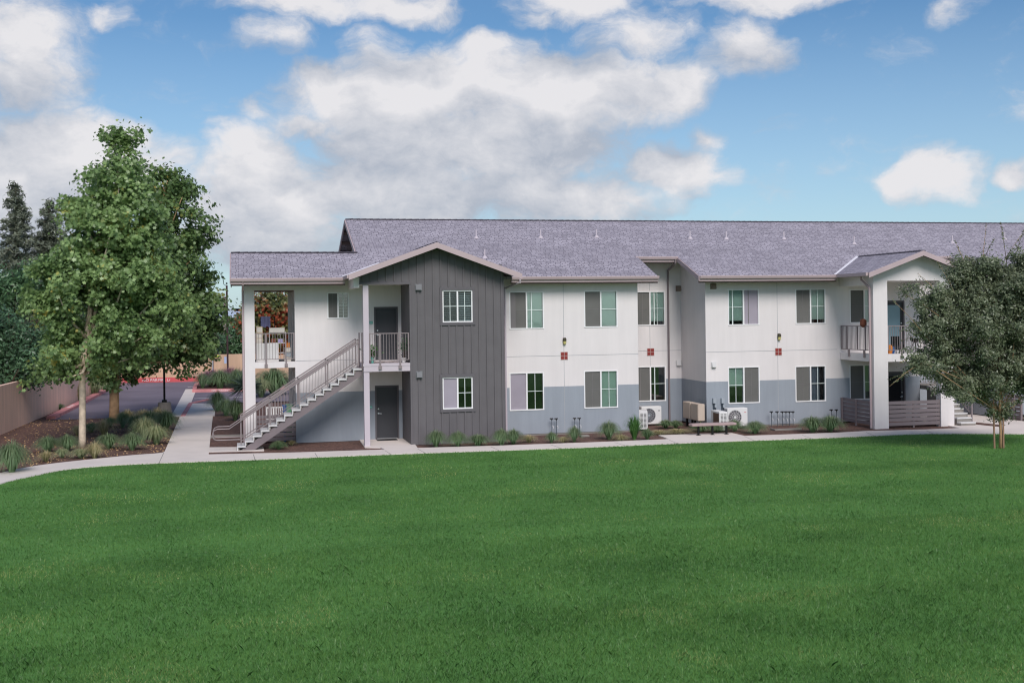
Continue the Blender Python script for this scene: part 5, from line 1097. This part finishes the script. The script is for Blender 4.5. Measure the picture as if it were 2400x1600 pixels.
for q in [
 (28, 1108, 78, 66, 'dark', 'large round green grass clump at the extreme left beside the path'),
 (112, 1060, 56, 38, 'dark', 'dark green clump left of the front plane trunk, the left of two touching'),
 (158, 1056, 52, 34, 'dark', 'dark green clump touching the left side of the front plane trunk'),
 (108, 1081, 44, 26, 'straw', 'small straw-tipped clump near the path, leftmost of the pale ones'),
 (146, 1072, 34, 22, 'light', 'small pale clump just left of the front plane trunk by the path'),
 (190, 1073, 50, 24, 'light', 'grey-green clump at the very foot of the front plane trunk'),
 (222, 1073, 52, 36, 'straw', 'pale straw clump right of the front plane trunk near the path'),
 (255, 1051, 56, 34, 'dark', 'dark clump between the two plane trunks, nearest to the path'),
 (182, 1020, 40, 26, 'straw', 'sparse brownish clump left behind the front plane trunk'),
 (214, 1012, 40, 20, 'dark', 'low dark clump just right behind the front plane trunk'),
 (243, 1020, 50, 36, 'straw', 'yellowish upright clump midway between the two plane trunks'),
 (258, 1000, 34, 24, 'dark', 'dark clump left of the rear plane trunk base'),
 (288, 1001, 44, 36, 'dark', 'dark clump right of the rear plane trunk base'),
 (318, 1010, 66, 40, 'dark', 'broad dark clump in the middle of the bed behind the rear plane trunk'),
 (310, 1054, 56, 40, 'dark', 'green clump in the centre of the bed nearest the front edge'),
 (338, 1030, 56, 50, 'light', 'pale arching clump in the middle of the right half of the bed'),
 (367, 1041, 66, 44, 'light', 'bright arching clump at the right end of the bed beside the path'),
 (388, 1008, 60, 42, 'dark', 'dark clump in the back right corner of the bed by the lamp base'),
 (352, 1000, 56, 36, 'dark', 'dark clump left of the lamp post concrete base'),
 (300, 990, 50, 30, 'straw', 'brown-tipped clump at the back edge of the bed right of the rear trunk'),
 (335, 990, 50, 32, 'straw', 'brown-tipped clump at the back edge of the bed near the middle'),
 (368, 990, 40, 34, 'straw', 'brown-tipped clump at the back edge of the bed touching the lamp base'),
 (182, 941, 44, 42, 'straw', 'tan clump against the pink wall, the nearer one'),
 (222, 926, 60, 46, 'light', 'pale green clump against the pink wall farther back'),
 (246, 915, 40, 32, 'light', 'pale clump by the side kerb behind the front plane tree')]:
    grass(*q, group=GG)
grass(138, 960, 22, 14, 'shrub', 'little leafy weed at the foot of the pink wall', 'weed', cat='weed')
G2 = 'grasses around the planter behind the breezeway'
for q in [
 (497, 906, 84, 40, 'pink', 'pink feathery grass at the left of the far planter', .1), (540, 906, 70, 40, 'pink', 'pink feathery grass in the middle of the far planter', .1),
 (475, 909, 34, 32, 'dark', 'round green clump at the corner of the red planter kerb', .1), (516, 912, 62, 44, 'dark', 'wide green clump behind the red planter kerb', .1), (557, 912, 50, 48, 'dark', 'tall green clump in the planter beside the building corner', .1),
 (510, 962, 46, 40, 'dark', 'olive green clump beside the end of the back path', .02), (552, 985, 46, 44, 'dark', 'dark green clump under the spiky yucca', .02), (530, 974, 50, 40, 'dark', 'dark clump left of the yucca stem', .02),
 (643, 925, 100, 62, 'dark', 'large green clump seen through the open ground floor passage', .02), (612, 930, 60, 40, 'light', 'pale clump at the left of the open passage', .02)]:
    grass(q[0], q[1], q[2], q[3], q[4], q[5], group=G2, z=q[6])
# yucca: radiating blades on a stem
yb = onZ(574, 985, .02); yc = onY(574, 905, yb[1]); rng = np.random.default_rng(3)
ty = thing('yucca', (yb[0], yb[1], 0), 'spiky blue-green yucca with radiating leaves behind the white corner pillar', 'yucca')
b = MB(); b.tube([(yb[0], yb[1], 0), (yb[0], yb[1], yc[2])], [.1, .08], 8); b.build('trunk', BARKD, ty)
V = []; 
for i in range(230):
    d = rng.normal(size=3); d[2] = abs(d[2])*1.0-.55; d /= np.linalg.norm(d); L_ = 1.0*(.75+.35*rng.random()); c0 = np.array(yc)+d*.05; sd_ = np.cross(d, [0, 0, 1.]); sd_ /= np.linalg.norm(sd_); w = .03
    m1 = c0+d*L_*.4; e1 = c0+d*L_+np.array([0, 0, -.08]); V += [c0-sd_*w*.6, c0+sd_*w*.6, m1+sd_*w, e1, m1-sd_*w]
npmesh('leaf_rosette', np.array(V), 5, YUC, ty)
G3 = 'grasses along the foot of the facade'
for q in [
 (1022, 1047, 46, 36, 'dark', 'green clump at the charcoal bay, leftmost along it'), (1073, 1046, 44, 32, 'dark', 'second green clump from the left along the charcoal bay'), (1121, 1044, 50, 26, 'dark', 'low dull clump, third along the charcoal bay'),
 (1175, 1043, 42, 38, 'dark', 'green clump at the right corner of the charcoal bay'), (1203, 1040, 44, 34, 'dark', 'clump just right of the white downspout'),
 (1240, 1036, 36, 16, 'straw', 'low straw tuft between the downspout and the first pipes'), (1293, 1037, 30, 26, 'dark', 'small green clump under the left pair of pipes'), (1320, 1036, 34, 14, 'straw', 'dry low tuft under the red tiles'), (1346, 1035, 34, 34, 'dark', 'grey-green clump under the second pair of pipes'),
 (1427, 1029, 50, 44, 'dark', 'rounded green clump under the right middle window'), (1455, 1032, 40, 14, 'straw', 'flat reddish dry tuft right of the rounded clump'), (1487, 1030, 42, 54, 'bright', 'bright green broad-leaved clump at the corner of the recess'),
 (1517, 1030, 28, 26, 'shrub', 'small dark shrub below the side-on heat pump'), (1560, 1003, 36, 20, 'shrub', 'low dusty shrub right of the recess heat pump'), (1584, 1003, 30, 18, 'shrub', 'low dark shrub in front of the recess corner'),
 (1545, 1017, 50, 10, 'straw', 'flat straw ground tuft left of the bench pad'), (1590, 1015, 60, 10, 'straw', 'flat straw ground tuft behind the bench pad'),
 (1645, 1011, 50, 20, 'dark', 'low green clump behind the left bench leg'), (1680, 1012, 40, 18, 'dark', 'low green clump behind the middle bench leg'), (1722, 1010, 44, 28, 'dark', 'green clump right of the bench in front of the red-badged unit'),
 (1770, 1015, 56, 28, 'dark', 'wide green clump between the bench and the row of pipes'), (1905, 1012, 60, 36, 'dark', 'wide clump right of the row of pipes'), (1946, 1011, 62, 34, 'dark', 'wide green clump beside the porch slat fence'),
 (653, 1052, 38, 20, 'dark', 'small clump under the outside stair'), (683, 1043, 24, 12, 'straw', 'tiny straw tuft at the corner of the low slat fence')]:
    grass(*q, group=G3)
# potted plants
def pot_plant(x, y, z, pr, ph, h, m, label, seed, leaf=LFM):
    t = thing('potted_plant', (x, y, z), label, 'potted plant', local=True); b = MB(); b.lathe((0, 0, 0), [(pr*.7, 0), (pr, ph), (pr*1.08, ph), (pr*1.08, ph+.03)], 14); b.build('pot', m, t)
    rng = np.random.default_rng(seed); P = rng.normal(size=(130, 3))*np.array([.13, .13, .15])+np.array([0, 0, h-.15]); b = MB()
    for k in range(7): q = P[k*9]; b.tube([(0, 0, ph), (q[0]*.5, q[1]*.5, (ph+q[2])/2), tuple(q)], .008, 5)
    b.build('stem', BARKD, t); npmesh('leaves', rot_leaves(P, rng.normal(size=P.shape)+np.array([0, -.4, .6]), .1*(.6+.7*rng.random(len(P))), OVAL, rng), 6, leaf, t)
a = onY(873, 848, 43.95); pot_plant(a[0], 43.98, 3.15, .06, .2, .66, TEAL, 'leafy plant in a teal pot at the left end of the upper landing', 1, GRB)
a = onY(866.5, 848, 43.95); pot_plant(a[0]+.02, 44.25, 3.15, .05, .2, .5, MAG, 'plant in a magenta pot behind the teal pot on the landing', 2)
a = onY(947, 841, 44.1); pot_plant(a[0], 44.2, 3.15, .1, .14, .78, ACW, 'tall dark plant in a white pot at the right end of the upper landing', 3, LFD)
# fallen leaves
rng = np.random.default_rng(77); P = []
for i in range(2600):
    u, v = rng.uniform(10, 420), rng.uniform(955, 1100); x, y, _ = onZ(u, v)
    yl = np.interp(u, [0, 59, 135, 296, 384], [1110, 1097, 1086, 1069, 1060])
    if v > yl-2 or (v < 978 and u > 140) or x < -9.9: continue
    if u > 384 and v > 1060-(u-384)*2.2: continue
    P.append((x, y, .015+rng.random()*.02))
P = np.array(P); o = npmesh('fallen_leaves', rot_leaves(P, rng.normal(size=P.shape)*.5+np.array([0, -.2, 1]), .075*(.5+.9*rng.random(len(P))), OVAL, rng), 6, LEAFY); tag(o, 'dry tan leaves scattered over the mulch', 'leaves', kind='stuff')

# ------------------------------------------------------------------ lawn blades
rng = np.random.default_rng(123)
fx = np.array([p[0] for p in front]); fy = np.array([p[1] for p in front]); od = np.argsort(fx); fx, fy = fx[od], fy[od]
def lawn_blades(y0, y1, dens, h, w, seed):
    rng = np.random.default_rng(seed); ym = (y0+y1)/2; xl = ym*.0-y1*.27-1.5; xr = y1*.80+1.5; area = (xr-xl)*(y1-y0); n = int(area*dens)
    x = rng.uniform(xl, xr, n); y = rng.uniform(y0, y1, n); ok = (y < np.interp(x, fx, fy)+.02); x, y = x[ok], y[ok]; n = len(x)
    pat = np.sin(x*2.1+np.sin(y*1.7)*1.5)*np.sin(y*2.6+np.sin(x*1.3)*1.8)+.6*np.sin(x*6.3+y*2.2)*np.sin(y*7.1-x*1.9)
    hh = h*(.55+.6*rng.random(n))*(1+.12*pat); an = rng.random(n)*6.283+pat*.7; ln = hh*(.25+.8*rng.random(n)); ww = w*(.6+.7*rng.random(n))/2
    fa = rng.random(n)*3.1416; sx, sy = np.cos(fa)*ww, np.sin(fa)*ww; dx, dy = np.cos(an)*ln, np.sin(an)*ln; z = np.zeros(n)
    A = np.stack([x-sx, y-sy, z], 1); B = np.stack([x+sx, y+sy, z], 1); C = np.stack([x+dx*.35+sx*.8, y+dy*.35+sy*.8, hh*.6], 1); D = np.stack([x+dx, y+dy, hh*.95], 1); E_ = np.stack([x+dx*.35-sx*.8, y+dy*.35-sy*.8, hh*.6], 1)
    return np.stack([A, B, C, D, E_], 1).reshape(-1, 3)
V = np.concatenate([lawn_blades(13.5, 19, 1500, .06, .006, 1), lawn_blades(19, 25, 850, .055, .008, 2), lawn_blades(13.5, 24, 70, .10, .006, 5), lawn_blades(25, 33, 420, .05, .011, 3), lawn_blades(33, 42.5, 280, .045, .015, 4)])
o = npmesh('grass', V, 5, GRS); tag(o, 'short green lawn grass in front of the building', 'grass', kind='stuff')
